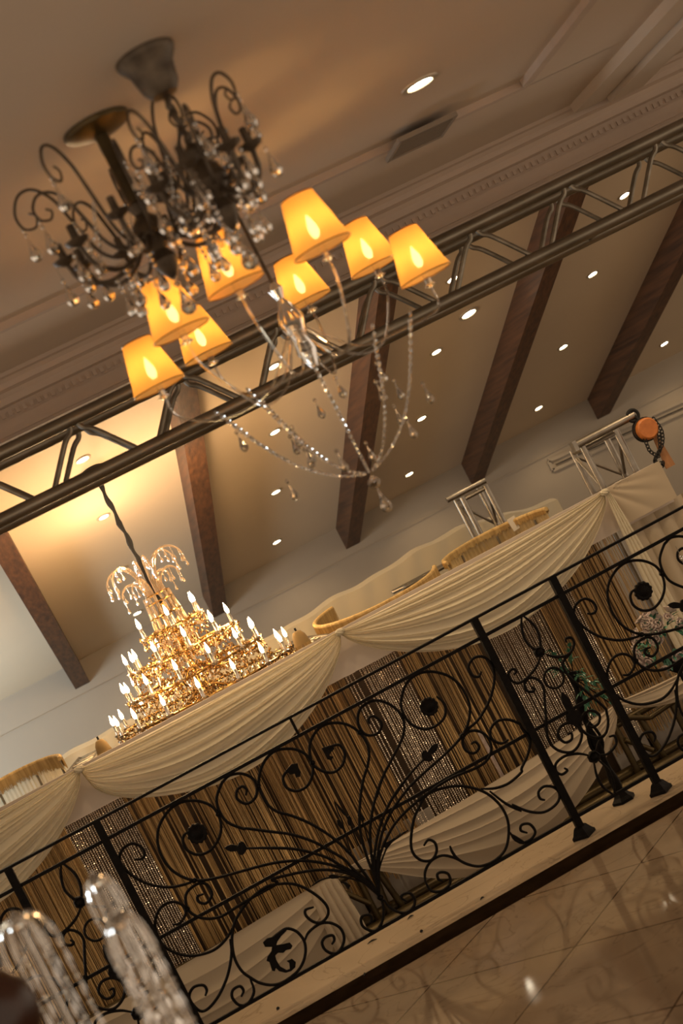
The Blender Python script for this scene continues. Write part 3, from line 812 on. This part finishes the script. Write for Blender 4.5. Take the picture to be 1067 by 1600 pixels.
tb = thing('cross_truss', 'dull cross truss under the canopy top between the two gold rings', 'truss', (2.2, 9.3, 1.06))
ladder(tb, (1.90, 9.74, 1.07), (2.50, 9.96, 1.06), .16, 5)
for x, y in ((1.90, 9.74), (2.50, 9.96)): MB().tube([(x+.02, y-.07, 1.07), (x+.02, y-.07, FZ)], .012, 8).build('support', M['alu'], tb)

# fringed hoop shades standing on the canopy
def hoop(cx, cy, r, z, hgt, tilt, label, cloth_m, fr=.05, arc=(0, 2*pi)):
    t = thing('fringed_hoop', label, 'hoop shade', (cx, cy, z), 'fringed gold hoops on the canopy')
    rot = Matrix.Rotation(tilt, 3, 'X'); cc = V((cx, cy, z)); n = 72
    P = lambda a, rad, h: cc+rot @ V((rad*cos(a), rad*sin(a), h))
    full = arc[1]-arc[0] > 6.28; AR = lambda f: arc[0]+(arc[1]-arc[0])*f
    MB().tube([P(AR(k/n), r, 0) for k in range(n)], .014, 8, closed=full).build('rope_rim', M['fringe'], t)
    rr = random.Random(int(cx*100)+5)
    rows = [[P(AR(k/144), r*(.985+.008*sin(k*1.7)), -hgt*j/6) for k in range(144)] for j in range(7)]
    mb = MB(); mb.quad_grid(rows, closed=full); mb.build('cloth_band', cloth_m, t)
    mb = MB()
    for k in range(260):
        a = AR(k/260); L = fr*(.7+.6*rr.random())
        for rad in (r-.012, r+.012): mb.tube([P(a, rad, .004), P(a+.004*rr.uniform(-1, 1), rad, -L)], .0022, 3)
    mb.build('fringe', M['fringe'], t, False)
    mb = MB()
    for k in range(4):
        a = AR((k+.5)/4); p = P(a, r*.97, -hgt*.3); mb.tube([p, (p.x, p.y, FZ)], .008, 6)
    mb.build('support', M['alu'], t)
    return t
hoop(1.66, 9.27, .40, 1.135, .11, R(6.0), 'large curved gold fringed hoop at the centre, above the middle swag knot', M['gold_voile'], .07, (R(122), R(352)))
hoop(2.50, 9.20, .37, 1.115, .14, R(3.5), 'gold sheer-banded hoop below the small back truss tower', M['gold_voile'], .03, (R(10), R(188)))
hoop(-.70, 9.08, .29, 1.165, .22, R(5.0), 'pale fringed hoop shade at the far left, beside the left swag', M['drape'], .06, (R(-8), R(188)))
def bell(cx, cy, z, r, h, label):
    t = thing('bell_shade', label, 'lamp shade', (cx, cy, z), 'small golden shades on the canopy')
    prof = [(r*.12, h), (r*.5, h*.93), (r*.85, h*.6), (r, h*.12), (r*1.02, 0), (r*.96, 0), (r*.8, h*.55), (r*.1, h*.9)]
    MB().lathe(prof, (cx, cy, z), 20, cap=False).build('shade', M['gold_voile'], t)
    mb = MB()
    for k in range(40):
        a = 2*pi*k/40; mb.tube([(cx+r*cos(a), cy+r*sin(a), z+.004), (cx+r*1.02*cos(a), cy+r*1.02*sin(a), z-.02)], .0022, 3)
    mb.build('fringe', M['fringe'], t, False)
    MB().tube([(cx, cy, z+h*.88), (cx, cy, z+h+.018)], .006, 8).build('finial', M['black'], t)
    MB().tube([(cx, cy, z+h*.8), (cx, cy, FZ)], .007, 8).build('stem', M['alu'], t)
bell(-.172, 8.95, 1.085, .042, .075, 'small golden bell shade at the left foot of the candle chandelier')
bell(1.10, 8.95, 1.10, .048, .085, 'small golden bell shade right of the candle chandelier, by the middle knot')
# paper card on the canopy
p = at(803, 818, 9.493)
tag(MB().box(p, (.055, .006, .085), rot=Matrix.Rotation(R(-6), 3, 'Y')).build('paper_card', M['paper'], smooth=False), 'small white paper card fixed to the back of the gold-banded hoop', 'card')

# ------------------------------------------------------------------ truss towers and the chain hoist
def tower(x0, x1, y0, y1, z1, label, braces_from):
    t = thing('truss_tower', label, 'truss', ((x0+x1)/2, (y0+y1)/2, FZ), 'aluminium towers carrying the canopy')
    r = .02
    for x in (x0, x1):
        for y in (y0, y1): MB().tube([(x, y, FZ), (x, y, z1)], r, 12).build('leg', M['alu2'], t)
    for z in (z1-.02, z1-.30, .3, FZ+.05):
        for a, b_ in (((x0, y0), (x1, y0)), ((x1, y0), (x1, y1)), ((x1, y1), (x0, y1)), ((x0, y1), (x0, y0))):
            MB().tube([(*a, z), (*b_, z)], .013, 8).build('cross_bar', M['alu2'], t)
    for a, b_, q in (((x0, y0), (x1, y0), 0), ((x0, y1), (x1, y1), 1), ((x0, y0), (x0, y1), 0), ((x1, y0), (x1, y1), 1)):
        z = z1-.04
        if a[1] == b_[1] and a[1] == y0: continue
        MB().tube([(*(a if q else b_), z), (*(b_ if q else a), z-.24)], .010, 8).build('diagonal', M['alu2'], t)
    MB().box(((x0+x1)/2, (y0+y1)/2, FZ+.012), (x1-x0+.12, y1-y0+.12, .024)).build('base_plate', M['alu2'], t, False)
    return t
t1 = tower(2.64, 2.82, 10.1, 10.28, 1.40, 'small bare aluminium tower top behind the right swag', 0)
MB().tube([(2.56, 10.19, 1.425), (2.86, 10.19, 1.425)], .02, 12).build('top_tube', M['alu2'], t1)
t2 = tower(3.045, 3.27, 8.66, 8.86, 1.38, 'aluminium tower top rising beside the orange hoist, above the right swag knot', 0)
MB().tube([(2.985, 8.63, 1.402), (3.40, 8.63, 1.402)], .024, 14).build('top_tube', M['alu2'], t2)
MB().box((2.99, 8.63, 1.40), (.025, .06, .06)).build('end_clamp', M['alu2'], t2, False)
ringp = [(3.39+.034*cos(a), 8.62, 1.402+.034*sin(a)) for a in [k*pi/12 for k in range(24)]]
MB().tube(ringp, .010, 8, closed=True).build('shackle', M['black'], t2)
h = thing('chain_hoist', 'orange chain hoist hanging at the end of the front truss tower top', 'hoist', (3.415, 8.62, 1.29))
hc_ = V((3.415, 8.60, 1.298))
MB().lathe([(.004, -.045), (.055, -.045), (.064, -.036), (.066, 0), (.066, .04), (.055, .05), (.004, .05)], hc_, 28, 'Y').build('drum', M['orange'], h)
for dy in (.0, .03):
    MB().tube([hc_+V((.0685*cos(a), dy, .0685*sin(a))) for a in [k*pi/16 for k in range(32)]], .006, 6, closed=True).build('band', M['black'], h)
MB().tube([hc_+V((-.01, 0, .06)), hc_+V((-.02, .02, .12))], .008, 8).build('hook', M['black'], h)
def chain(pts, root, r=.011, th=.0036, step=.021):
    P = smooth_path(pts, 8); d = 0; k = 0; mb = MB(); i = 0
    L = [0]
    for a, b_ in zip(P, P[1:]): L.append(L[-1]+(b_-a).length)
    s_ = 0
    while s_ < L[-1]:
        i = max(j for j in range(len(L)) if L[j] <= s_); i = min(i, len(P)-2)
        f = (s_-L[i])/max(L[i+1]-L[i], 1e-6); p = P[i].lerp(P[i+1], f); tdir = (P[i+1]-P[i]).normalized()
        sd = tdir.cross(V((0, 1, 0)) if k % 2 else V((.7, .7, 0)))
        sd = sd.normalized() if sd.length > .01 else V((1, 0, 0))
        mb.tube([p+tdir*r*1.35*cos(a)+sd*r*.8*sin(a) for a in [q*pi/6 for q in range(12)]], th, 5, closed=True)
        s_ += step; k += 1
    return mb.build('chain', M['black'], root)
chain([hc_+V((.06, -.03, .03)), hc_+V((.065, -.04, -.05)), hc_+V((.03, -.04, -.12)), hc_+V((-.05, -.04, -.18)), hc_+V((-.03, -.04, -.23)), hc_+V((-.01, -.04, -.205))], h)
chain([hc_+V((.045, -.03, -.06)), hc_+V((.0, -.05, -.14)), hc_+V((-.06, -.05, -.185)), hc_+V((-.02, -.05, -.22))], h)
chain([hc_+V((-.045, -.03, -.05)), hc_+V((-.05, -.03, -.12)), hc_+V((-.02, -.03, -.17))], h)
MB().prism([hc_+V((.015, .0, -.05)), hc_+V((.045, .0, -.05)), hc_+V((.06, .0, -.26)), hc_+V((.0, .0, -.26))], (0, .012, 0)).build('webbing_strap', M['strap'], h, False)

# ================================================================== BIG CANDLE CHANDELIER
AX, AY = .508, 9.40
ct = V((AX, AY, cz(AY)))
big = thing('candle_chandelier', 'large tiered gold crystal chandelier of lit candle bulbs on a black sleeved chain', 'chandelier', ct)
def pol(r, a, z, cx=AX, cy=AY): return V((cx+r*cos(a), cy+r*sin(a), z))
rr = random.Random(21)
MB().lathe([(.015, -.09), (.05, -.075), (.075, -.03), (.078, .03)], ct, 24).build('canopy', M['black'], big)
n = 40; pts = []; rad = []
for i in range(n+1):
    t = i/n; pts.append((AX+.004*sin(t*31), AY+.004*cos(t*23), ct.z-.06-(ct.z-.06-1.68)*t)); rad.append(.013+.004*sin(t*40)+.003*rr.random())
MB().tube(pts, rad, 10).build('chain_sleeve', M['black'], big)
# crown of arching glass arms with hanging drops
def arm_curve(a, prof): return smooth_path([pol(r, a, z) for r, z in prof], 5)
nA = 12
for k in range(nA):
    a = 2*pi*k/nA+.13
    hi = k % 2
    prof = [(.045, 1.74), (.055, 1.84), (.085, 1.925), (.14, 1.975), (.20, 1.972), (.245, 1.935), (.262, 1.89)] if hi else [(.045, 1.74), (.06, 1.80), (.095, 1.85), (.14, 1.862), (.178, 1.835), (.19, 1.80)]
    sp = arm_curve(a, prof); mm = len(sp)
    MB().tube(sp, [.009*(1-.45*i/mm) for i in range(mm)], 8).build('crown_arm', M['amberglass'], big)
    for q in ((.55, .70, .82, .92, 1.0) if hi else (.6, .8, 1.0)):
        p = sp[min(mm-1, int(q*mm))]; L = .02+.03*rr.random()
        z = p.z
        mb = MB(); mb.strand((p.x, p.y, z-.004), [(.0045, .010)]*rr.choice((2, 3, 4)), (.010, .04)).build('crown_drop', M['amberglass'], big, False)
# gilt rings and the glass rod column
for z, r in ((1.745, .075), (1.70, .085), (1.615, .10), (1.50, .11)):
    MB().tube([pol(r, 2*pi*i/36, z) for i in range(36)], .006, 6, closed=True).build('column_ring', M['brass'], big)
for k in range(14):
    a = 2*pi*k/14; MB().tube([pol(.078, a, 1.745), pol(.098, a, 1.56), pol(.105, a, 1.30)], .0085, 8).build('column_rod', M['amberglass'], big)
MB().lathe([(.012, 1.70-1.4), (.03, 1.66-1.4), (.045, 1.62-1.4), (.02, 1.58-1.4), (.02, 1.2-1.4), (.05, 1.1-1.4), (.06, 1.0-1.4), (.02, .93-1.4)], (AX, AY, 1.4), 16).build('stem', M['brass'], big)
tiers = [(1.636, .205, 6, .5), (1.483, .345, 11, .2), (1.337, .435, 13, .1), (1.195, .575, 16, .3)]
glit = M['goldbead']
for ti, (fz, r, nc, ph) in enumerate(tiers):
    zr = fz-.105
    MB().tube([pol(r*.96, 2*pi*i/64, zr) for i in range(64)], .009, 8, closed=True).build('tier_ring', M['brass'], big)
    for k in range(nc):
        a = 2*pi*k/nc+ph
        p = pol(r, a, zr)
        arm = smooth_path([pol(.05, a, zr+.03), pol(r*.35, a, zr-.035), pol(r*.7, a, zr-.05), pol(r*.95, a, zr-.03), pol(r, a, zr+.002)], 4)
        MB().tube(arm, .0065, 6).build('arm', M['brass'], big)
        MB().lathe([(.006, zr-.01), (.024, zr+.004), (.027, zr+.012), (.012, zr+.016), (.0105, zr+.068), (.009, zr+.072)], (p.x, p.y, 0), 10).build('candle_sleeve', M['sleeve'], big)

        cz_ = zr+.072
        MB().lathe([(.007, 0), (.0110, .012), (.0120, .020), (.0092, .036), (.0045, .052), (.0008, .066)], (p.x, p.y, cz_), 10).build('flame_bulb', M['flame'], big)
    mg = MB()
    # amber garlands between candles and dense drops under the ring
    mb = MB(); mc = 22
    for k in range(nc*2):
        a0 = 2*pi*k/(nc*2)+ph; a1 = a0+2*pi/(nc*2)*1.6
        for j in range(12):
            t = j/11; a = a0+(a1-a0)*t
            mb.octa(pol(r*(1.0+.03*rr.random()), a, zr+.012-.06*sin(pi*t)-.01*rr.random()), .0058, .007, rr.random()*2)
    for k in range(int(760*(r/.4))):
        a = rr.random()*6.283; q = r*(.22+.84*rr.random()**.6)
        z = zr+.02-.15*rr.random()
        s_ = .004+.0065*rr.random()**2
        (mg if rr.random() < .35 else mb).octa(pol(q, a, z), s_, s_*1.4, rr.random()*2, rr.choice((4, 5, 6)))
    g = mg.build('crystal_beads', M['paleamber'], big, False); g['kind'] = 'stuff'
    g = mb.build('crystal_garland', glit, big, False); g['kind'] = 'stuff'
    mb = MB()
    for k in range(nc*4):
        a = 2*pi*k/(nc*4)+ph; q = r*(1.02 if k % 2 else .80)
        mb.tube([pol(q, a, zr+.002), pol(q, a, zr-.022)], .001, 4); mb.drop(pol(q, a, zr-.02), .0105, .046)
    g = mb.build('crystal_drops', M['amberglass'], big, False); g['kind'] = 'stuff'
# bottom rim
MB().tube([pol(.60, 2*pi*i/72, .985) for i in range(72)], .014, 8, closed=True).build('bottom_ring', M['brass'], big)
for z, r_, pw in ((2.03, .45, 44), (1.55, .25, 7), (1.40, .36, 11), (1.25, .48, 13)):  # topmost lamps sit above all bulbs, added to brighten the ceiling
    for q in (0, 1, 2):
        a = 2*pi*q/3 + z*5
        lamp('POINT', 'candle_and_fill_glow', pol(r_, a, z), pw/3, (1.0, .66, .36) if z > 2 else WARM, big, .05)

# ================================================================== DARK CRYSTAL CHANDELIERS ON THE GALLERY CEILING
def dark_chandelier(cx, cy, label, R0, hub, kind, n_arm, top):
    t = thing('crystal_chandelier', label, 'chandelier', (cx, cy, CZ), 'unlit dark chandeliers on the near ceiling')
    P = lambda r, a, z: V((cx+r*cos(a), cy+r*sin(a), z))
    if kind == 'bell':
        MB().lathe([(.012, -.105), (.030, -.100), (.043, -.080), (.048, -.055), (.052, -.035), (.066, -.016), (.070, -.006), (.070, -.0)], (cx, cy, CZ), 32).build('canopy', M['dbronze'], t)
        rr = random.Random(1); pts = []; rad = []
        for i in range(30):
            q = i/29; pts.append((cx+.003*sin(q*37), cy+.003*cos(q*29), CZ-.10-(CZ-.10-hub)*q)); rad.append(.0065+.003*abs(sin(q*30)))
        MB().tube(pts, rad, 8).build('chain', M['dbronze'], t)
    else:
        MB().lathe([(.02, -.030), (.060, -.022), (.083, -.012), (.085, -.004), (.085, 0)], (cx, cy, CZ), 32).build('canopy', M['bronze'], t)
        MB().tube([(cx, cy, CZ-.025), (cx, cy, hub+.02)], .017, 14).build('stem', M['bronze'], t)
    MB().lathe([(.012, .06), (.026, .045), (.016, .02), (.036, 0), (.045, -.03), (.03, -.06), (.018, -.075), (.032, -.10), (.02, -.13), (.006, -.15)], (cx, cy, hub), 20).build('hub', M['dbronze'], t)
    s = R0/.27; rr = random.Random(int(cx*1000))
    for k in range(n_arm):
        a = 2*pi*k/n_arm+.25
        u = top-hub
        hi = 1.0 if k % 2 == 0 else .72
        ex = 1.0 if k % 2 == 0 else .85
        prof = [(.025, -.02), (.075, -.045), (.118, -.01), (.142, .4*u*hi), (.160, .75*u*hi), (.192, .97*u*hi), (.228, .98*u*hi), (.252, .80*u*hi), (.247, .62*u*hi), (.222, .57*u*hi), (.210, .68*u*hi), (.222, .75*u*hi)]
        sp = smooth_path([P(r*s*ex, a, hub+z) for r, z in prof], 5); m_ = len(sp)
        arm = MB().tube(sp, [.0050-.0024*i/m_ for i in range(m_)], 8).build('crook_arm', M['dbronze'], t)
        # strand of crystals falling from the crook
        e = P(.25*s*ex, a, hub+.66*u*hi)
        mb = MB(); z = e.z-.006
        mb.strand((e.x, e.y, z), [(.0045, .011)]*2, (.015, .062), 8)
        mb.build('crystal_strand', M['glass'], arm, False)
        # lower S-arm with bobeche and pear drops
        b0 = a+pi/n_arm
        lo = smooth_path([P(.025*s, b0, hub-.03), P(.07*s, b0, hub-.075), P(.125*s, b0, hub-.09), P(.175*s, b0, hub-.06), P(.19*s, b0, hub-.01)], 5)
        la = MB().tube(lo, .0062, 8).build('lower_arm', M['dbronze'], t)
        q = P(.19*s, b0, hub-.01)
        MB().lathe([(.006, -.004), (.026, .006), (.030, .014), (.010, .012), (.009, .05), (.007, .052)], q, 12).build('candle_cup', M['dbronze'], la)
        mb = MB()
        for w_ in range(2):
            b1 = b0+w_*3.1; d = q+V((.026*cos(b1), .026*sin(b1), 0)); L = .01+.03*rr.random()
            MB().strand(d+V((0, 0, .006)), [(.001, L), (.005, .011)], (.015, .058), 8).build('crystal_drop', M['glass'], la, False)
        d = P(.11*s, b0, hub-.09)
        MB().strand(d, [(.005, .012)]*3, (.014, .058), 8).build('crystal_drop', M['glass'], la, False)
        # bead garland between arms
        a2 = a+2*pi/n_arm; pts = []
        for j in range(7):
            f = j/6; g = a+(a2-a)*f
            pts.append(P(.15*s, g, hub+.30*u-.07*sin(pi*f)))
        if k % 2: bead_string(pts, .0050, .0008, .016).build('bead_garland', M['glass'], t, False)
    mb = MB()
    mb.strand((cx, cy, hub-.12), [(.009, .016)]*3, (.02, .07), 10); mb.build('bottom_finial', M['glass'], t, False)
    return t
dark_chandelier(.689, 3.332, 'nearer unlit dark crystal chandelier hanging by a thin chain from a bell-shaped ceiling rose', .165, 2.468, 'bell', 7, 2.625)
dark_chandelier(.575, 3.66, 'unlit dark crystal chandelier at far left, hung by a thick stem from a flat disc', .30, 2.490, 'disc', 10, 2.70)

# ================================================================== LIT CHANDELIER WITH AMBER SHADES
LX, LY = .905, 4.24
lit = thing('shaded_chandelier', 'lit chandelier with glowing amber fabric shades hanging in front of the overhead truss', 'chandelier', (LX, LY, CZ))
PL = lambda r, a, z: V((LX+r*cos(a), LY+r*sin(a), z))
MB().lathe([(.01, -.05), (.035, -.04), (.05, -.012), (.052, 0)], (LX, LY, CZ), 24).build('canopy', M['dbronze'], lit)
MB().tube([(LX, LY, CZ-.04), (LX, LY, 2.30)], .005, 8).build('chain', M['dbronze'], lit)
MB().lathe([(.008, .12), (.022, .10), (.010, .07), (.030, .03), (.040, 0), (.022, -.05), (.030, -.09), (.010, -.14)], (LX, LY, 2.2), 18).build('hub', M['glass'], lit)
spots = []
for (px, py, side) in ((485, 350, -1), (350, 410, -1), (265, 482, -1), (570, 385, 1), (648, 398, 1), (465, 440, 1), (310, 522, 1), (232, 572, 1)):
    d = ray(px, py); r = .42
    # where this line of sight meets the circle of lamps
    aa = d.x*d.x+d.y*d.y; bb = -2*(d.x*LX+d.y*LY); c_ = LX*LX+LY*LY-r*r
    disc = bb*bb-4*aa*c_
    if disc < 0: tt = -bb/(2*aa)
    else: tt = (-bb+side*sqrt(disc))/(2*aa)
    p = CAM+d*tt; spots.append(p)
for p in spots:
    a = atan2(p.y-LY, p.x-LX); r = sqrt((p.x-LX)**2+(p.y-LY)**2)
    zb = p.z-.068
    sp = smooth_path([PL(.03, a, 2.17), PL(r*.35, a, 2.06), PL(r*.7, a, 2.05), PL(r*.97, a, zb-.10), PL(r, a, zb-.03)], 5)
    MB().tube(sp, .0035, 8).build('arm', M['glass'], lit)
    MB().lathe([(.006, -.035), (.020, -.030), (.010, -.024), (.009, .03)], (p.x, p.y, zb), 12).build('candle_cup', M['glass'], lit)
    sh = MB().lathe([(.079, 0), (.071, .03), (.061, .072), (.052, .110), (.044, .145)], (p.x, p.y, zb), 36, cap=False).build('lamp_shade', M['shade'], lit)
    for zz, q_ in ((.145, .044), (0, .079)):
        MB().tube([(p.x+q_*cos(q*pi/16), p.y+q_*sin(q*pi/16), zb+zz) for q in range(32)], .0016, 5, closed=True).build('shade_wire', M['brass'], sh)
    MB().lathe([(.006, .03), (.013, .042), (.014, .055), (.009, .075), (.001, .095)], (p.x, p.y, zb), 12).build('flame_bulb', M['shadebulb'], lit)
    lamp('POINT', 'shade_glow', (p.x, p.y, zb+.062), 1.8, (1.0, .54, .17), lit, .016)
# fine crystal strands sweeping from the arms down to the bottom finial
for k in range(10):
    a = 2*pi*k/10+.1; pts = []
    for j in range(9):
        f = j/8; pts.append(PL(.30*(1-f)**.8+.015, a, 2.07-.05*sin(pi*f)-.34*f))
    bead_string(pts, .0045, .0006, .02).build('crystal_strand', M['glass'], lit, False)
for k in range(16):
    a = 2*pi*k/16; mb = MB(); rad = .16+.12*(k % 3)/2
    p = PL(rad, a, 2.0-.06*(k % 4)); mb.strand(p, [(.006, .014)], (.012, .05), 8)
    mb.build('crystal_drop', M['glass'], lit, False)
mb = MB(); mb.strand((LX, LY, 1.72), [(.02, .04)], (.018, .07), 10); mb.build('bottom_finial', M['glass'], lit, False)

# ================================================================== FOREGROUND CRYSTAL STANDS
def crystal_stand(x, y, z, R0, drop, n, label, seed):
    t = thing('crystal_stand', label, 'crystal stand', (x, y, 0), 'crystal fountain stands in the foreground')
    rr = random.Random(seed)
    MB().lathe([(.085, 0), (.085, .012), (.06, .03), (.02, .05), (.012, .08)], (x, y, 0), 28).build('base', M['alu2'], t)
    MB().tube([(x, y, .06), (x, y, z-.02)], .006, 10).build('pole', M['rodglass'], t)
    MB().lathe([(.004, -.02), (.012, -.012), (.014, 0), (.008, .012), (.002, .018)], (x, y, z), 16).build('cap', M['rodglass'], t)
    for k in range(n):
        a = 2*pi*k/n+rr.uniform(-.1, .1); rad = R0*rr.uniform(.85, 1.08)
        P = lambda q, zz: V((x+q*cos(a), y+q*sin(a), zz))
        sp = smooth_path([P(.006, z-.005), P(rad*.35, z+.006), P(rad*.75, z-.006), P(rad, z-.035), P(rad*1.05, z-.065)], 4)
        arm = MB().tube(sp, [.0042]*len(sp), 7).build('glass_arm', M['rodglass'], t)
        e = sp[-1]; zend = z-drop*rr.uniform(.85, 1.0); zz = e.z; items = []
        while zz > zend:
            items.append((.0050, .010)); zz -= .013
            if rr.random() < .6: items.append((.0042, .008)); zz -= .011
            L = .034+.016*rr.random(); items.append((.0036, L)); zz -= L+.002
        mb = MB(); mb.strand(e, items, (.0075, .03), 6)
        mb.build('crystal_strand', M['rodglass'], arm, False)
    return t
crystal_stand(-.180, 3.0, 1.262, .030, .30, 6, 'farther crystal fountain stand, its top peeking out above the other one', 3)
crystal_stand(-.152, 2.62, 1.238, .035, .36, 8, 'fuller crystal fountain stand with dense hanging strands beside the left railing posts', 4)
crystal_stand(-.305, 2.70, 1.305, .044, .33, 6, 'leftmost crystal fountain stand, cut by the left photo edge', 5)
# dark wooden urn-shaped newel in the lower left corner
t = thing('wooden_newel', 'dark polished wooden newel with rounded shoulders in the lower left corner', 'newel', (-.305, 2.05, 0))
MB().lathe([(.05, 0), (.05, .10), (.03, .14), (.024, .5), (.03, .95), (.045, 1.02), (.052, 1.08), (.050, 1.12), (.046, 1.13), (.054, 1.15), (.056, 1.18), (.050, 1.215), (.034, 1.235), (.030, 1.245), (.050, 1.268), (.056, 1.295), (.050, 1.325), (.032, 1.348), (.003, 1.358)], (-.305, 2.05, 0), 36).build('turned_shaft', M['mahogany'], t)
MB().box((-.305, 2.05, .04), (.15, .15, .08)).build('plinth', M['mahogany'], t, False)

# ================================================================== GREENERY AND FLOWERS
def leaf(mb, p, d, L, wd, up=V((0, 0, 1))):
    d = d.normalized(); s_ = d.cross(up); s_ = s_.normalized() if s_.length > .01 else V((1, 0, 0)); nn = s_.cross(d)
    b = len(mb.v)
    prof = [(0, .02), (.25, .7), (.5, 1), (.78, .6), (1, .02)]
    for f, q in prof:
        c0 = p+d*L*f-nn*L*.25*f*f
        mb.v += [tuple(c0+s_*wd*q+nn*wd*.4*q), tuple(c0), tuple(c0-s_*wd*q+nn*wd*.4*q)]
    for i in range(4):
        for j in range(2):
            a = b+i*3+j; mb.f.append((a, a+1, a+4, a+3))
gx, gy = 1.80, 6.56
t = thing('plant_stand', 'slim black ornate stand with its own foot just behind the railing post', 'stand', (1.742, gy, 0))
MB().lathe([(.055, 0), (.055, .012), (.04, .025), (.022, .05)], (1.742, gy, 0), 6).build('base', M['iron'], t, False)
sp = smooth_path([(1.742, gy, .04), (1.745, gy, .2), (1.75, gy, .36), (1.775, gy, .50), (1.80, gy, .60)], 6)
MB().tube(sp, [.018+.006*sin(i*.9) for i in range(len(sp))], 10).build('stem', M['iron'], t)
for sgn in (-1, 1):
    sp = smooth_path([(1.745, gy, .22), (1.745+sgn*.028, gy-.01, .27), (1.75+sgn*.022, gy-.015, .33), (1.755, gy-.01, .38)], 5)
    MB().tube(sp, .007, 8).build('scroll', M['iron'], t)
mb = MB(); 
t = thing('greenery', 'dark glossy green leafy spray tied at the railing post', 'plant', (gx, gy, .62))
mb = MB(); rr = random.Random(9)
stems = []
for (a, b_) in (((1.80, gy, .56), (1.74, gy-.05, .74)), ((1.80, gy, .58), (1.71, gy-.05, .66)), ((1.80, gy, .56), (1.88, gy-.08, .50)), ((1.80, gy, .55), (1.78, gy-.06, .42)), ((1.80, gy, .6), (1.83, gy-.05, .71)), ((1.80, gy, .56), (1.86, gy-.08, .42)), ((1.80, gy, .56), (1.80, gy-.09, .60))):
    stems.append((V(a), V(b_)))
    mb.tube([a, b_], .003, 5)
mb.build('stem', M['iron'], t)
mb = MB()
for a, b_ in stems:
    for k in range(16):
        f = .2+.8*rr.random(); p = a.lerp(b_, f); d = (b_-a).normalized()+V((rr.uniform(-1, 1), rr.uniform(-1, .4), rr.uniform(-.6, .8)))
        leaf(mb, p, d, .030+.03*rr.random(), .006+.004*rr.random())
mb.build('leaves', M['leaf'], t)
# flower arrangement behind the right railing section
fl = V((2.69, 7.9, .30))
t = thing('flower_arrangement', 'large pale rose arrangement on a thin stand behind the right railing scrolls', 'flowers', (fl.x, fl.y, FZ))
MB().lathe([(.12, FZ), (.12, FZ+.015), (.02, FZ+.03), (.012, FZ+.06), (.012, .1), (.05, .14), (.06, .2)], (fl.x, fl.y, 0), 16).build('stand', M['iron'], t)
rr = random.Random(12)
def rose(mb, c, r, d):
    q = d.to_track_quat('Z', 'Y').to_matrix()
    for ring, (rad, n, tilt, sz) in enumerate(((.15, 3, .1, .5), (.4, 5, .45, .75), (.65, 6, .85, .9))):
        for k in range(n):
            a = 2*pi*k/n+ring*.7; base = V((cos(a)*rad*r*.6, sin(a)*rad*r*.6, 0)); out = V((cos(a)*sin(tilt), sin(a)*sin(tilt), cos(tilt))); side = V((-sin(a), cos(a), 0))
            b = len(mb.v)
            for f, wd, o_ in ((0, .25, 0), (.45, .55, .1), (.85, .5, .05), (1.05, .2, -.1)):
                c0 = base+out*r*sz*f+V((cos(a), sin(a), 0))*r*o_
                for sgn in (-1, 0, 1):
                    mb.v.append(tuple(c+q @ (c0+side*sgn*wd*r*sz-V((cos(a), sin(a), 0))*(.18*r*abs(sgn)*sz))))
            for i in range(3):
                for j in range(2): e = b+i*3+j; mb.f.append((e, e+1, e+4, e+3))
fo = MB()
for k in range(30):
    d = V((rr.gauss(0, 1), rr.gauss(-.3, .7), rr.gauss(.2, .8))).normalized()
    c_ = fl+V((d.x*.15, d.y*.12, d.z*.15)); mb = MB(); rose(mb, c_, .030+.012*rr.random(), d); mb.build('rose', M['petal'], t)
    for j in range(3): leaf(fo, fl+d*.10, d+V((rr.uniform(-.8, .8), rr.uniform(-.6, .4), rr.uniform(-.8, .8))), .08, .014)
fo.build('foliage', M['leaf'], t)
